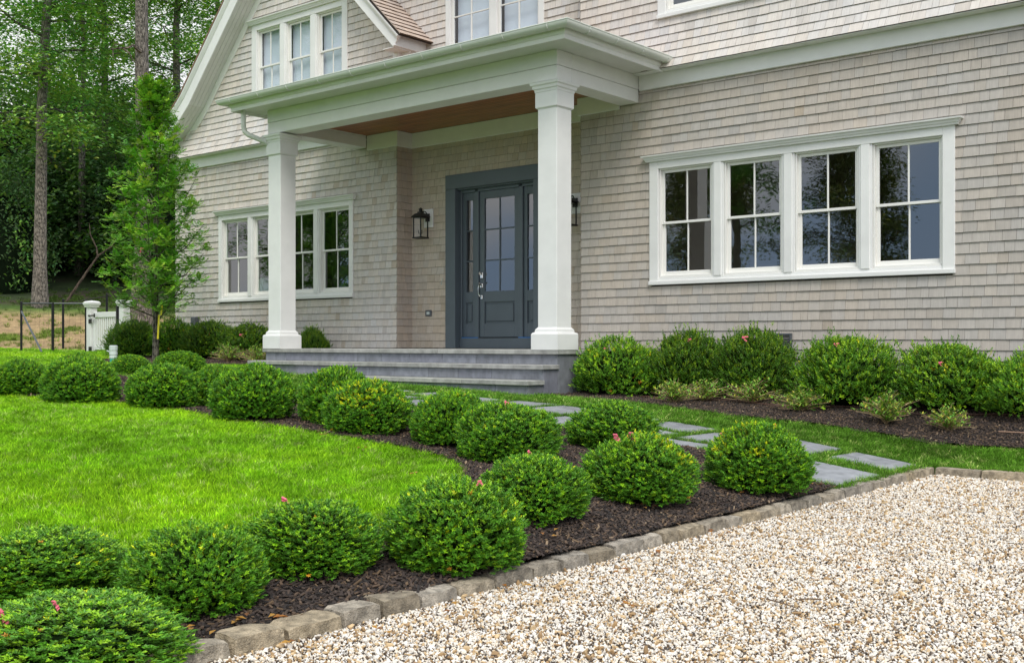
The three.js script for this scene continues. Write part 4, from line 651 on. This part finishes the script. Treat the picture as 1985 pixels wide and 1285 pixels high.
// low twiggy plants in the wall bed
{
  const G = [0, 1].map((v) => { const r = rng(951 + v), m = new MB(), s = new MB(); for (let i = 0; i < 90; i++) { const t = r() * 6.283, out = 0.15 + 1.0 * r(), h = (0.30 + 0.7 * r()) * (1 - out * 0.35), tip = [Math.cos(t) * out, h, Math.sin(t) * out], q = (u) => [tip[0] * u * u, tip[1] * (1.3 * u - 0.3 * u * u), tip[2] * u * u].map((k, j) => k + (j === 1 ? 0 : (hash(i, j, Math.floor(u * 5)) - 0.5) * 0.22 * u)); s.col = r() < 0.6 ? [0.42, 0.31, 0.17] : [0.26, 0.18, 0.10]; s.tube([0, 0.35, 0.7, 1].map((u) => V(...q(u))), [0.016, 0.013, 0.01, 0.006], 3);
    const leafy = v ? 0.45 : 0.9; for (let j = 0; j < 13; j++) if (r() < leafy) { const u = 0.35 + 0.65 * r(), g = r() * 6.3, d = [Math.cos(g) * 0.8, 0.3 + 0.5 * r(), Math.sin(g) * 0.8], l = Math.hypot(...d), S = V(...d).cross(UPV).normalize(); m.col = (r() < 0.25 ? [0.5, 0.56, 0.08] : [0.22, 0.42, 0.05]).map((k) => k * (0.75 + 0.5 * r())); m.leaf(q(u), d.map((k) => k / l), [S.x, S.y, S.z], 0.11 + 0.06 * r(), 0.035, -0.3); } } return [m.geo(), s.geo()]; });
  [[1.84, 2.05, 0.30, 0.36, 0, 'low leafy plant in front of the first wall shrub right of the porch'], [2.02, 1.60, 0.33, 0.36, 1, 'low bare twiggy plant in front of the dark second wall shrub'], [2.58, 1.46, 0.34, 0.38, 1, 'low bare twiggy plant in front of the shrub by the vent'], [3.36, 1.78, 0.32, 0.34, 0, 'low yellowish plant between the third and fourth wall shrubs'], [4.42, 1.98, 0.34, 0.42, 0, 'low leafy plant in front of the gap left of the widest wall shrub'], [5.05, 1.98, 0.26, 0.34, 0, 'small low plant in front of the widest wall shrub, furthest right'], [-7.55, 1.7, 0.32, 0.42, 1, 'bare twiggy plant left of the steps in front of the left wing shrubs'], [-6.75, 1.7, 0.30, 0.42, 1, 'bare twiggy plant touching the left end of the steps']].forEach(([x, z, R, h, v, label], i) => {
    const b = group('low_plant', scene, [x, height(x, z) + 0.02, z], i * 1.1); for (const [n, k, m] of [['foliage', 0, M.softleaf], ['twigs', 1, M.twig]]) put(n, G[v][k], m, b).scale.set(R, h, R); tag(b, label, 'small shrub', 'low twiggy plants in the wall bed');
  });
}

// ---------------------------------------------------------------- trees
function branchTree(seed, { H, r0, crown, R, n, leaf, clusters, per, lean = [0, 0], cols, droop = 0.25, spread = 0.7, crownTop = 1, kink = 0.15 }) {
  const r = rng(seed), tr = new MB(), lf = new MB(), tips = [];
  const spine = (y) => V(lean[0] * y + kink * (fbm(y * 0.25, seed, 2, 7) - 0.5) * 2, y, lean[1] * y + kink * (fbm(y * 0.25, seed + 40, 2, 8) - 0.5) * 2), off = spine(0);
  const pts = [], rad = []; for (let i = 0; i <= 16; i++) { const y = H * i / 16; pts.push(spine(y).sub(off)); rad.push(r0 * (1 - 0.86 * Math.pow(i / 16, 1.1)) * (1 + 0.45 * Math.exp(-y * 2.2))); }
  pts[0].y = -0.3; tr.col = [0.36, 0.31, 0.26]; tr.tube(pts, rad, 12);
  for (let i = 0; i < n; i++) {
    const t = crown + (crownTop - crown) * (i + r()) / n, y = H * t, p0 = spine(y).sub(off), a = i * 2.4 + r() * 0.9, up = mix(0.15, 0.9, (t - crown) / (1 - crown)), L = R * (0.3 + 0.8 * r()) * (t > 0.75 ? mix(1, 0.5, (t - 0.75) * 4) : 1), d = V(Math.cos(a), up, Math.sin(a)).normalize(), bp = [p0], br = Math.max(0.015, r0 * 0.34 * (1 - t * 0.7));
    for (let j = 1; j <= 4; j++) bp.push(p0.clone().addScaledVector(d, L * j / 4).add(V((r() - 0.5) * 0.3, -droop * (j / 4) * (j / 4) * L * 0.5 + (r() - 0.5) * 0.25, (r() - 0.5) * 0.3)));
    tr.col = [0.20, 0.17, 0.135]; tr.tube(bp, [br, br * 0.75, br * 0.5, br * 0.3, br * 0.12], 5);
    for (let j = 2; j <= 4; j++) for (let k = 0; k < 2; k++) { const e = bp[j].clone().add(V((r() - 0.5) * R * spread, (r() - 0.35) * R * spread * 0.5, (r() - 0.5) * R * spread)); tr.tube([bp[j], e], [br * 0.3, br * 0.08], 4); tips.push(e, bp[j].clone().lerp(e, 0.55)); }
  }
  for (let i = 0; i < 90; i++) { const y = H * mix(crown + 0.10, 0.98, r()), a = r() * 6.283; const q = spine(y).sub(off).add(V(Math.cos(a) * (r0 + 0.55), 0, Math.sin(a) * (r0 + 0.55))); tips.push(q, q, q); }
  for (let i = 0; i < clusters; i++) {
    const c = tips[Math.floor(r() * tips.length)], cr = leaf * (3.0 + 2.6 * r()), base = cols[Math.floor(r() * cols.length)], e = 0.7 + 0.6 * r(), cx = c.x + (r() - 0.5) * 0.5, cy = c.y + (r() - 0.5) * 0.4, cz = c.z + (r() - 0.5) * 0.5;
    for (let j = 0; j < per; j++) {
      const t = r() * 6.283, q = Math.pow(r(), 0.5), p = [cx + Math.cos(t) * q * cr, cy + (r() - 0.5) * cr * 0.7 - q * q * cr * 0.25, cz + Math.sin(t) * q * cr], g = t + (r() - 0.5) * 1.6, d = [Math.cos(g), -0.35 + (r() - 0.4) * 0.9, Math.sin(g)], l = Math.hypot(...d), S = V(-Math.sin(g) + (r() - 0.5) * 0.6, (r() - 0.5) * 0.8, Math.cos(g) + (r() - 0.5) * 0.6).normalize();
      lf.col = base.map((k) => k * e * (0.8 + 0.4 * r())); lf.leaf(p, d.map((k) => k / l), [S.x, S.y, S.z], leaf * (0.75 + 0.5 * r()), leaf * 0.27, -0.25);
    }
  }
  return [tr.geo(), lf.geo()];
}
const GREENS = [[0.22, 0.44, 0.07], [0.28, 0.52, 0.08], [0.16, 0.38, 0.09], [0.40, 0.64, 0.08]];
const TREES = {
  tall: branchTree(1001, { H: 19, r0: 0.20, crown: 0.27, R: 3.6, n: 30, leaf: 0.18, clusters: 560, per: 46, lean: [0.026, 0.0], cols: GREENS }),
  bare: branchTree(1003, { H: 24, r0: 0.24, crown: 0.50, R: 4.4, n: 20, leaf: 0.18, clusters: 380, per: 44, lean: [0.004, 0.0], cols: GREENS, kink: 0.08 }),
  full: branchTree(1007, { H: 17, r0: 0.22, crown: 0.12, R: 4.0, n: 26, leaf: 0.18, clusters: 380, per: 44, lean: [0.0, 0.02], cols: GREENS }),
  dense: branchTree(1013, { H: 15, r0: 0.3, crown: 0.16, R: 3.4, n: 30, leaf: 0.24, clusters: 760, per: 46, lean: [0.0, 0.01], cols: GREENS.map((c) => c.map((v, i) => v * [0.85, 0.6, 0.8][i])) }),
  thin: branchTree(1009, { H: 14, r0: 0.15, crown: 0.30, R: 2.6, n: 18, leaf: 0.15, clusters: 260, per: 42, lean: [0.03, 0.0], cols: GREENS }),
};
const plant = (k, px, sort, scale, turn, name, label, grp) => {   // stands at picture column px, k metres off, worked out once into a place on the ground
  const a = (px - 992.5) / 2152 * k, x = CAM[0] + CY * a - SY * k, z = CAM[2] - SY * a - CY * k;
  return plantAt(x, z, sort, scale, turn, name, label, grp);
};
const plantAt = (x, z, sort, scale, turn, name, label, grp) => { const t = group(name, scene, [x, height(x, z), z], turn); put('trunk', TREES[sort][0], M.bark, t); put('crown', TREES[sort][1], M.softleaf, t); t.scale.setScalar(scale); return tag(t, label, 'tree', grp); };
const WOOD = 'woodland trees behind the fence';
plant(34, 76, 'tall', 1, 0.7, 'woodland_tree', 'tall tree with a straight bare lower trunk rising behind the wire fence', WOOD);
plant(31, 272, 'bare', 1.0, 0, 'woodland_tree', 'thick pale barked trunk rising straight behind the young tree and gate', WOOD);
plant(41, 152, 'thin', 1, 2.2, 'woodland_tree', 'slender leaning trunk between the two big trunks', WOOD);
[[50, -70, 'full', 0.8, 1], [52, 90, 'full', 0.9, 2.7], [44, 200, 'full', 0.95, 4.1], [50, 275, 'full', 1.1, 5.2], [43, 345, 'full', 1.0, 0.3], [54, 420, 'full', 1.15, 3.3], [37, -40, 'tall', 0.9, 3.9]].forEach(([k, px, s, sc, t], i) => plant(k, px, s, sc, t, 'woodland_tree',
  ['leafy tree at the left photo edge deep in the wood', 'full green tree behind the tall straight trunk', 'full tree filling the gap left of the thick trunk', 'full tree whose crown shows behind the thick trunk', 'full tree whose crown stands against the left gable rake', 'far tree whose top shows above the left gable edge', 'overhanging leafy tree just outside the left photo edge'][i], WOOD));
// dark understorey
{
  const r = rng(1101), m = new MB(), s = new MB(); for (let i = 0; i < 240; i++) { const t = r() * 6.283, el = r() * 1.5, R = 0.55 + 0.45 * r(), c = [Math.cos(t) * Math.cos(el) * R, 0.1 + Math.sin(el) * R, Math.sin(t) * Math.cos(el) * R], e = 0.6 + 0.6 * r(), b = r() < 0.4 ? [0.20, 0.40, 0.06] : [0.10, 0.21, 0.06]; for (let j = 0; j < 30; j++) { const g = r() * 6.283, d = [Math.cos(g), -0.2 + (r() - 0.4), Math.sin(g)], l = Math.hypot(...d), S = V(-Math.sin(g), (r() - 0.5), Math.cos(g)).normalize(); m.col = b.map((k) => k * e * (0.8 + 0.4 * r())); m.leaf([c[0] + (r() - 0.5) * 0.3, c[1] + (r() - 0.5) * 0.24, c[2] + (r() - 0.5) * 0.3], d.map((k) => k / l), [S.x, S.y, S.z], 0.075, 0.021, -0.25); } if (i % 8 === 0) { s.col = [0.08, 0.06, 0.045]; s.tube([V(0, 0, 0), V(c[0] * 0.5, c[1] * 0.6, c[2] * 0.5), V(...c)], [0.02, 0.012, 0.005], 4); } }
  const co = new MB(); co.col = [0.008, 0.014, 0.007]; co.add(new THREE.IcosahedronGeometry(0.6, 2), xf(V(0, 0.34, 0), new THREE.Euler(), V(1, 0.9, 1)));  // dark ball added inside each bush in place of its shaded interior
  const A = m.geo(), B = s.geo(), Cg = co.geo();
  const L = ['dark bush at the left photo edge behind the fence', 'dark bush left of the tall straight trunk', 'dark bush right behind the tall straight trunk', 'dark bush left of the slender trunk', 'dark bush right of the slender trunk', 'dark bush behind the gate and the thick trunk', 'dark bush behind the young tree near the house corner', 'big dark bush deep in the wood on the left', 'big dark bush deep between the trunks', 'big dark bush deep in the wood near the house', 'broad leafy bush low on the hill left of the fence', 'far dark bush above the slender trunk'];
  [[41, 5, 3.4, 3.2], [44, 60, 3.4, 4.6], [43, 112, 2.8, 4.2], [46, 145, 2.8, 5.0], [43, 195, 2.8, 4.4], [42, 250, 3, 4.6], [40, 320, 3, 4.2], [50, 20, 4, 7], [52, 170, 4.4, 7.4], [50, 290, 4.2, 7], [37, 18, 1.7, 3.9], [56, 110, 4.6, 8.5]].forEach(([k, px, R, h], i) => { const a = (px - 992.5) / 2152 * k, x = CAM[0] + CY * a - SY * k, z = CAM[2] - SY * a - CY * k, b = group('woodland_bush', scene, [x, height(x, z) - 0.2, z], i * 1.9); for (const [n, g, mm] of [['foliage', A, M.softleaf], ['stem', B, M.twig], ['shade_core', Cg, M.core]]) put(n, g, mm, b).scale.set(R, h, R); tag(b, L[i], 'bush', 'dark bushes of the wood'); });
}
{ // bare crooked sapling and dead branch
  const a = group('bare_sapling', scene, [0, 0, 0]); const at = (px, py, k) => { const q = (px - 992.5) / 2152 * k; return V(CAM[0] + CY * q - SY * k, CAM[1] + (665 - py) / 2152 * k, CAM[2] - SY * q - CY * k); };
  const m = new MB(); m.col = [0.22, 0.16, 0.12]; m.tube([at(128, 585, 35), at(150, 552, 35), at(172, 520, 35), at(190, 495, 35), at(215, 478, 35), at(228, 458, 35)], [0.045, 0.042, 0.036, 0.03, 0.024, 0.012], 6); m.tube([at(188, 497, 35), at(186, 480, 35), at(174, 455, 35), at(172, 432, 35)], [0.03, 0.026, 0.02, 0.01], 6); m.mesh('trunk', M.bark, a); tag(a, 'bare crooked sapling leaning right beside the slender trunk', 'sapling');
  const d = group('dead_branch', scene, [0, 0, 0]), n = new MB(); n.col = [0.33, 0.26, 0.2]; n.tube([at(276, 103, 30.9), at(266, 96, 30.7), at(257, 87, 30.6), at(248, 92, 30.5), at(232, 93, 30.5), at(213, 95, 30.5), at(222, 86, 30.4), at(238, 85, 30.4)], [0.06, 0.05, 0.035, 0.03, 0.026, 0.022, 0.018, 0.01], 5); n.tube([at(238, 94, 30.5), at(250, 103, 30.5), at(256, 117, 30.6), at(268, 126, 30.8)], [0.024, 0.022, 0.018, 0.01], 5); n.tube([at(218, 96, 30.5), at(218, 110, 30.5), at(223, 118, 30.5)], [0.02, 0.015, 0.008], 4); n.mesh('branch', M.bark, d); tag(d, 'dead bare branch broken from the thick pale trunk', 'branch');
}
// young columnar tree before the left corner of the house
{
  const r = rng(1201), tr = new MB(), lf = new MB(), H = 5.15, R = (y) => 0.16 + (0.42 + 0.34 * sstep(0.6, 1.6, y)) * (1 - sstep(2.2, 5.3, y) * 0.92);
  const pts = [...Array(12)].map((_, i) => V((fbm(i * 0.5, 3, 2, 12) - 0.5) * 0.09, H * i / 11 - (i ? 0 : 0.1), (fbm(i * 0.5, 9, 2, 13) - 0.5) * 0.09)); tr.col = [0.27, 0.25, 0.19]; tr.tube(pts, pts.map((_, i) => 0.062 * (1 - 0.88 * i / 11)), 9);
  const lobe = (p, g, tilt, L, col) => { // an oak leaf: three pairs of lobes about a midrib
    const d = V(Math.cos(g) * Math.cos(tilt), Math.sin(tilt), Math.sin(g) * Math.cos(tilt)), s = d.clone().cross(UPV).normalize(), nn = s.clone().cross(d); lf.col = col; const P = (u, w) => p.clone().addScaledVector(d, u * L).addScaledVector(s, w * L).addScaledVector(nn, -Math.abs(w) * L * 0.3).toArray();
    const o = [[0.12, 0.05], [0.34, 0.24], [0.42, 0.10], [0.64, 0.30], [0.72, 0.12], [0.86, 0.2]]; for (const sg of [1, -1]) { let q = P(0, 0); for (const [u, w] of o) { const b = P(u, w * sg); lf.tri(P(u * 0.85, 0), q, b, [0, 0], [0, 0], [0, 0]); q = b; } lf.tri(P(0.75, 0), q, P(1, 0), [0, 0], [0, 0], [0, 0]); }
  };
  const clump = (q) => { const tint = r(), k = 0.75 + 0.5 * r(), col = tint < 0.5 ? [0.21, 0.47, 0.03] : tint < 0.8 ? [0.13, 0.34, 0.03] : [0.38, 0.64, 0.05], n = 6 + Math.floor(r() * 4); for (let j = 0; j < n; j++) lobe(q.clone().add(V((r() - 0.5) * 0.07, (r() - 0.5) * 0.07, (r() - 0.5) * 0.07)), j * 2.4 + r() * 1.2, -0.35 + r() * 1.3, 0.115 + 0.085 * r(), col.map((v) => v * k * (0.8 + 0.4 * r()))); };
  for (let i = 0; i < 70; i++) {
    const y0 = 0.7 + 3.9 * Math.pow((i + r()) / 70, 0.95), t = i * 2.4 + r(), ye = Math.min(5.1, y0 + 0.45 + 0.7 * r()), L = R(ye) * (0.65 + 0.5 * r()), p0 = V(0, y0, 0), e = V(Math.cos(t) * L, ye, Math.sin(t) * L), md = V(Math.cos(t) * L * 0.62, mix(y0, ye, 0.38), Math.sin(t) * L * 0.62); tr.col = [0.19, 0.17, 0.12]; tr.tube([p0, md, e], [0.014, 0.010, 0.004], 5);
    for (let c = 0; c < 6; c++) { const u = 0.3 + 0.74 * (c + r()) / 6; clump((u < 0.5 ? p0.clone().lerp(md, u * 2) : md.clone().lerp(e, (u - 0.5) * 2)).add(V((r() - 0.5) * 0.12, (r() - 0.3) * 0.12, (r() - 0.5) * 0.12))); }
  }
  for (let i = 0; i < 520; i++) { const y = 0.85 + 4.25 * r(), t = r() * 6.283, q = R(y) * Math.pow(r(), 0.45) * 1.02; if (fbm(t * 1.3, y * 2.2, 2, 77) > 0.6) continue; clump(V(Math.cos(t) * q, y, Math.sin(t) * q)); }
  const x = -9.15, z = 2.15, t = group('young_tree', scene, [x, height(x, z), z], 0.6); tr.mesh('trunk', M.bark, t); lf.mesh('crown', M.softleaf, t); tag(t, 'young columnar oak tree standing before the left corner of the house', 'tree');
  const yt = group('yellow_tape', scene, [x + 0.12, height(x, z), z + 0.08]), y = new MB(); y.box(0.0, 0.86, 0, 0.035, 1.05, 0.006, 0.002, xf(V(0, 0, 0), new THREE.Euler(0, 0.4, -0.12), V(1, 1, 1))); y.box(-0.02, 0.42, 0, 0.012, 0.86, 0.006, 0.002, xf(V(0.06, 0, 0.01), new THREE.Euler(0, 0.9, -0.05), V(1, 1, 1))); y.mesh('strip', M.yellow, yt); tag(yt, 'yellow plastic tape hanging on the young tree trunk', 'tape');
  const pt = group('tag_ribbon', scene, [x + 0.40, height(x, z) + 2.0, z + 0.52]), q = new MB(); q.box(-0.05, 0, 0, 0.05, 0.04, 0.01, 0.003); q.box(-0.07, -0.05, 0, -0.03, 0.02, 0.008, 0.003); q.mesh('strip', M.pink, pt); tag(pt, 'faded pink tag in the crown of the young tree', 'ribbon');
}
// the wood across the road that the windows mirror
[[-11.0, 24, 'tall', 1.0, 0.2], [-8.3, 27, 'dense', 0.72, 1.1], [-15.6, 28, 'dense', 0.85, 2.2], [-4.4, 36, 'dense', 0.42, 0.9], [-0.6, 34, 'dense', 0.46, 3.1], [-19, 33, 'dense', 0.8, 4.4], [-31, 19, 'full', 0.9, 2.9], [-37, 25, 'full', 1.1, 5.1], [-45, 31, 'full', 1.2, 0.5], [-27, 40, 'full', 0.6, 3.4], [-54, 38, 'full', 1.2, 5.7]].forEach(([x, z, s, sc, t], i) => plantAt(x, z, s, sc, t, 'front_tree', ['tall tree across the drive whose trunk mirrors in the second big window unit', 'leafy tree across the drive that darkens the third big window unit', 'leafy tree across the drive mirrored in the first big window unit', 'low far tree mirrored in the left panes of the fourth big window unit', 'low far tree mirrored in the right panes of the fourth big window unit', 'leafy tree across the lawn mirrored at the edge of the first big window unit', 'green tree mirrored in the right units of the lower left window', 'green tree mirrored in the middle of the lower left window', 'green tree mirrored in the leftmost unit of the lower left window', 'low tree across the lawn mirrored in the door glass', 'far tree mirrored in the lower left window, leftmost pane'][i], 'trees mirrored in the windows'));

// ---------------------------------------------------------------- gate, fence, pipe, ribbons, litter
{
  const x0 = -14.42, x1 = -13.05, z = 0.46, gy = height(x0, z);
  const gt = group('garden_gate', scene, [x0, gy, z]), w = x1 - x0; tag(gt, 'white slatted garden gate between two capped posts left of the house', 'gate');
  for (const px of [0, w]) { const p = group('gate_post', gt, [px, 0, 0]); new MB().box(-0.085, -0.2, -0.085, 0.085, 1.08, 0.085, 0.006).mesh('shaft', M.vinyl, p); new MB().sweep([[0, 1.03], [0.03, 1.04], [0.035, 1.08], [0.05, 1.09], [0.055, 1.14], [0.02, 1.17], [-0.08, 1.19]], [[-0.086, -0.086], [-0.086, 0.086], [0.086, 0.086], [0.086, -0.086]], { closed: true, sign: -1 }).mesh('post_cap', M.vinyl, p); }
  for (const [a, b] of [[0.08, 0.17], [0.80, 0.92]]) new MB().box(0.12, a, -0.03, w - 0.12, b, 0.03, 0.006).mesh('rail', M.vinyl, gt);
  for (const a of [0.12, w - 0.19]) new MB().box(a, 0.06, -0.028, a + 0.07, 0.94, 0.034, 0.006).mesh('stile', M.vinyl, gt);
  const n = 11, a = 0.20, s = (w - 0.40) / n; for (let i = 0; i < n; i++) new MB().box(a + i * s + 0.023, 0.16, -0.014, a + (i + 1) * s - 0.023, 0.82, 0.014, 0.004).mesh('slat', M.vinyl, gt);
  for (const [hx, hy] of [[0.06, 0.72], [0.06, 0.10]]) new MB().box(hx - 0.03, hy - 0.05, 0.086, hx + 0.10, hy + 0.05, 0.10, 0.006).mesh('hinge', M.black, gt);
  const la = new MB(); la.box(0.02, 0.83, 0.086, 0.30, 0.86, 0.11, 0.006); la.box(0.27, 0.8, 0.086, 0.31, 0.89, 0.115, 0.01); la.mesh('gate_spring', M.black, gt);
  const lt = new MB(); lt.box(w - 0.21, 0.55, 0.04, w - 0.15, 1.22, 0.09, 0.008); lt.mesh('latch', M.black, gt);
  // wire fence
  const f = group('wire_fence', scene, [0, 0, 0]); tag(f, 'black wire mesh fence with thin posts running left from the white gate', 'fence');
  const at = (px, k) => { const q = (px - 992.5) / 2152 * k, X = CAM[0] + CY * q - SY * k, Z = CAM[2] - SY * q - CY * k; return V(X, height(X, Z), Z); };
  const A = at(40, 24.2), B = at(166, 25.1), Cc = at(101, 24.9), D = at(121, 27.4), E = at(206, 29), F2 = at(341, 27.5), G = at(300, 28.5), hgt = 1.12;
  for (const [p, r, h] of [[A, 0.026, hgt], [B, 0.032, hgt + 0.06], [Cc, 0.032, hgt], [D, 0.03, hgt + 0.1], [E, 0.03, 1.25], [F2, 0.03, 1.25], [G, 0.025, 1.25]]) new MB().tube([p.clone().add(V(0, -0.3, 0)), p.clone().add(V(0, h, 0)), p.clone().add(V(0, h + 0.015, 0))], [r, r, r * 0.5], 8).mesh('fence_post', M.black, f);
  const T1 = A.clone().add(V(0, hgt - 0.03, 0)), T2 = Cc.clone().add(V(0, hgt - 0.01, 0)), T3 = B.clone().add(V(0, hgt + 0.0, 0));
  new MB().tube([T1, T2, T3], 0.017, 6).mesh('top_rail', M.grey, f); new MB().tube([D.clone().add(V(0, 1.1, 0)), E.clone().add(V(0, 1.2, 0)), G.clone().add(V(0, 1.2, 0)), F2.clone().add(V(0, 1.2, 0))], 0.012, 6).mesh('top_rail', M.black, f);
  new MB().tube([A.clone().add(V(0, 0.92, 0)), at(80, 23.4).add(V(0, 0.05, 0))], 0.022, 6).mesh('brace', M.grey, f);
  const net = new MB(); for (const [p, q] of [[A, Cc], [Cc, B]]) { for (let i = 1; i < 9; i++) { const y = hgt * i / 9; net.tube([p.clone().add(V(0, y, 0)), q.clone().add(V(0, y, 0))], 0.0016, 3); } const L = p.distanceTo(q), nn = Math.floor(L / 0.11); for (let i = 1; i < nn; i++) { const b = p.clone().lerp(q, i / nn); net.tube([b.clone(), b.clone().add(V(0, hgt, 0))], 0.0016, 3); } } kind(net.mesh('wire_mesh', M.black, f), 'stuff');
}
{
  const x = -7.85, z = 3.75, p = group('standpipe', scene, [x, height(x, z), z]); tag(p, 'white and green plastic standpipe wrapped in clear tape beside the boxwoods', 'pipe');
  new MB().tube([V(0, -0.1, 0), V(0, 0.12, 0)], 0.058, 14).mesh('lower_pipe', M.pvcgreen, p); const u = new MB(); u.tube([V(0, 0.11, 0), V(0, 0.13, 0), V(0, 0.16, 0), V(0, 0.18, 0), V(0, 0.25, 0)], [0.06, 0.066, 0.061, 0.067, 0.06], 14); u.mesh('upper_pipe', M.pvc, p); const c = new MB(); c.tube([V(0, 0.24, 0), V(0, 0.25, 0), V(0, 0.32, 0), V(0, 0.33, 0)], [0.06, 0.068, 0.068, 0.05], 14); c.tube([V(-0.05, 0.22, 0.02), V(-0.12, 0.24, 0.05)], [0.015, 0.01], 6); c.mesh('cap', M.pvc, p);
}
{ // ribbons tied to the shrubs
  const r = rng(1301), mk = () => { const m = new MB(); m.box(-0.022, -0.006, -0.006, 0.022, 0.012, 0.006, 0.003); for (const s of [-1, 1]) { let p = V(0, 0, 0), d = V(s * 0.8, -0.5 - 0.5 * r(), 0.3 * (r() - 0.5)).normalize(); for (let i = 0; i < 4; i++) { const q = p.clone().addScaledVector(d, 0.018), e = xf(p.clone().lerp(q, 0.5), new THREE.Euler(r(), Math.atan2(d.x, d.z), (r() - 0.5) * 0.8), V(1, 1, 1)); m.box(-0.011, -0.001, -0.011, 0.011, 0.001, 0.011, 0.0004, e); p = q; d.add(V((r() - 0.5) * 0.6, -0.25, (r() - 0.5) * 0.5)).normalize(); } } return m.geo(); };
  const G = [mk(), mk(), mk()];
  const ball = (i, dx, dz, dy, label, s = 1) => { const [x, y, z, R, h] = bushAt.get(i), o = put('ribbon', G[i % 3], M.pink, scene); o.position.set(x + dx * R, y + h * dy, z + dz * R); o.rotation.set(0.5, i, 0.2); o.scale.setScalar(s * 0.8); tag(o, label, 'ribbon', 'pink ribbons on the shrubs'); };
  ball(0, -0.18, 0.52, 0.93, 'pink ribbon on the left shoulder of the nearest boxwood', 1.2); ball(0, 0.08, 0.2, 1.02, 'tiny pink ribbon above the left shoulder ribbon of the nearest boxwood', 0.7);
  ball(3, -0.45, 0.1, 0.98, 'pink ribbon on the boxwood third along the kerb', 1.1); ball(4, 0.35, -0.1, 1.0, 'small pink tag atop the large boxwood touching the kerb', 0.6); ball(5, -0.05, 0.05, 1.03, 'small pink ribbon atop the boxwood fifth along the kerb', 0.7);
  ball(6, -0.35, 0.25, 0.99, 'left one of the two pink ribbons on one boxwood', 1.2); ball(6, -0.08, 0.15, 1.02, 'right one of the two pink ribbons on one boxwood', 1.2); ball(7, -0.62, 0.2, 0.86, 'pink ribbon on the yellow topped boxwood by the biggest paver', 1.2); ball(8, 0.02, 0.1, 1.02, 'pink tag atop the boxwood next to the kerb row', 0.8);
  const sh = (x, y, z, label, s) => { const o = put('ribbon', G[Math.floor(r() * 3)], M.pink, scene); o.position.set(x, y, z); o.rotation.set(0, r() * 3, 1.3); o.scale.set(s * 0.30, s * 0.6, s * 0.3); tag(o, label, 'ribbon', 'pink ribbons on the shrubs'); };
  sh(0.62, 1.50, 1.75, 'pink ribbon on the shrub against the porch', 1.5); sh(1.62, 1.62, 1.28, 'pink ribbon on the dark second wall shrub', 1.5); sh(2.34, 1.64, 1.24, 'looped pink ribbon on the shrub by the vent', 2.2); sh(3.66, 1.56, 1.55, 'pink ribbon on the shrub under the big window', 1.6); sh(4.84, 1.36, 1.58, 'hanging pink ribbon on the widest wall shrub', 1.8); sh(-7.9, 1.72, 1.2, 'red ribbon on the shrub left of the left column', 2.2);
}
{ // fallen leaves, sticks and drip hose
  const r = rng(1401), m = new MB(), spots = [[5.2, 10.65], [5.22, 10.6], [5.14, 10.72], [5.5, 10.7], [5.6, 9.9], [6.1, 9.4], [5.15, 10.95], [5.0, 11.05], [5.7, 8.8], [5.62, 10.4], [5.2, 5.45], [5.1, 5.6], [5.23, 5.7], [5.05, 6.4], [3.6, 8.2], [2.6, 7.75], [6.6, 7.9], [7.0, 9.1], [5.55, 8.2], [5.5, 7.4], [5.6, 6.6], [5.52, 9.4], [7.8, 6.4], [6.3, 5.2], [5.1, 8.6], [5.0, 7.5], [4.7, 8.9], [3.9, 7.6], [1.9, 7.6]];
  for (const [x, z] of spots) for (let i = 0; i < 3; i++) { const X = x + (r() - 0.5) * 0.13, Z = z + (r() - 0.5) * 0.13, y = (X > 5.42 ? DRIVE + 0.02 : height(X, Z) + 0.05) + 0.01 * r(), g = r() * 6.3; m.col = [[0.42, 0.17, 0.03], [0.5, 0.27, 0.05], [0.28, 0.12, 0.04]][Math.floor(r() * 3)]; m.leaf([X, y, Z], [Math.cos(g), 0.2 * (r() - 0.3), Math.sin(g)], [-Math.sin(g), 0.2 * r(), Math.cos(g)], 0.035 + 0.025 * r(), 0.012, -0.5); }
  kind(m.mesh('leaf_litter', M.softleaf), 'stuff', 'scattered orange and brown fallen leaves');
  const h = new MB(); h.tube([...Array(24)].map((_, i) => { const x = 1.1 + i * 0.2, z = 1.62 + 0.10 * Math.sin(i * 0.8) - 0.01 * i; return V(x, height(x, z) + 0.055, z); }), 0.009, 5); tag(h.mesh('drip_hose', M.hose), 'thin brown drip hose lying along the wall bed', 'hose');
  const tw = new MB(); for (const [a, b, g, l] of [[6.55, 8.85, 0.4, 0.22], [6.75, 8.7, 2.4, 0.12], [7.6, 7.2, 1.2, 0.1], [6.2, 9.8, 0.9, 0.12], [8.2, 8.6, 2.0, 0.14], [4.9, 8.75, 0.5, 0.2], [4.6, 7.2, 1.9, 0.16]]) { const y = a > 5.4 ? DRIVE + 0.022 : height(a, b) + 0.06; tw.col = [0.14, 0.09, 0.055]; tw.tube([V(a, y, b), V(a + Math.cos(g) * l * 0.5, y + 0.006, b + Math.sin(g) * l * 0.5 + 0.01), V(a + Math.cos(g) * l, y, b + Math.sin(g) * l)], [0.004, 0.0035, 0.002], 4); } kind(tw.mesh('twigs', M.twig), 'stuff', 'small dry twigs lying on gravel and mulch');
  const s = new MB(); s.col = [0.30, 0.19, 0.13]; const x = 5.55, z = 1.95; s.tube([V(x, height(x, z) + 0.06, z), V(x + 0.35, height(x + 0.35, z) + 0.06, z - 0.02)], 0.008, 5); tag(s.mesh('stick', M.twig), 'straight brown stick on the mulch at the right', 'stick');
}

renderer.render(scene, camera);
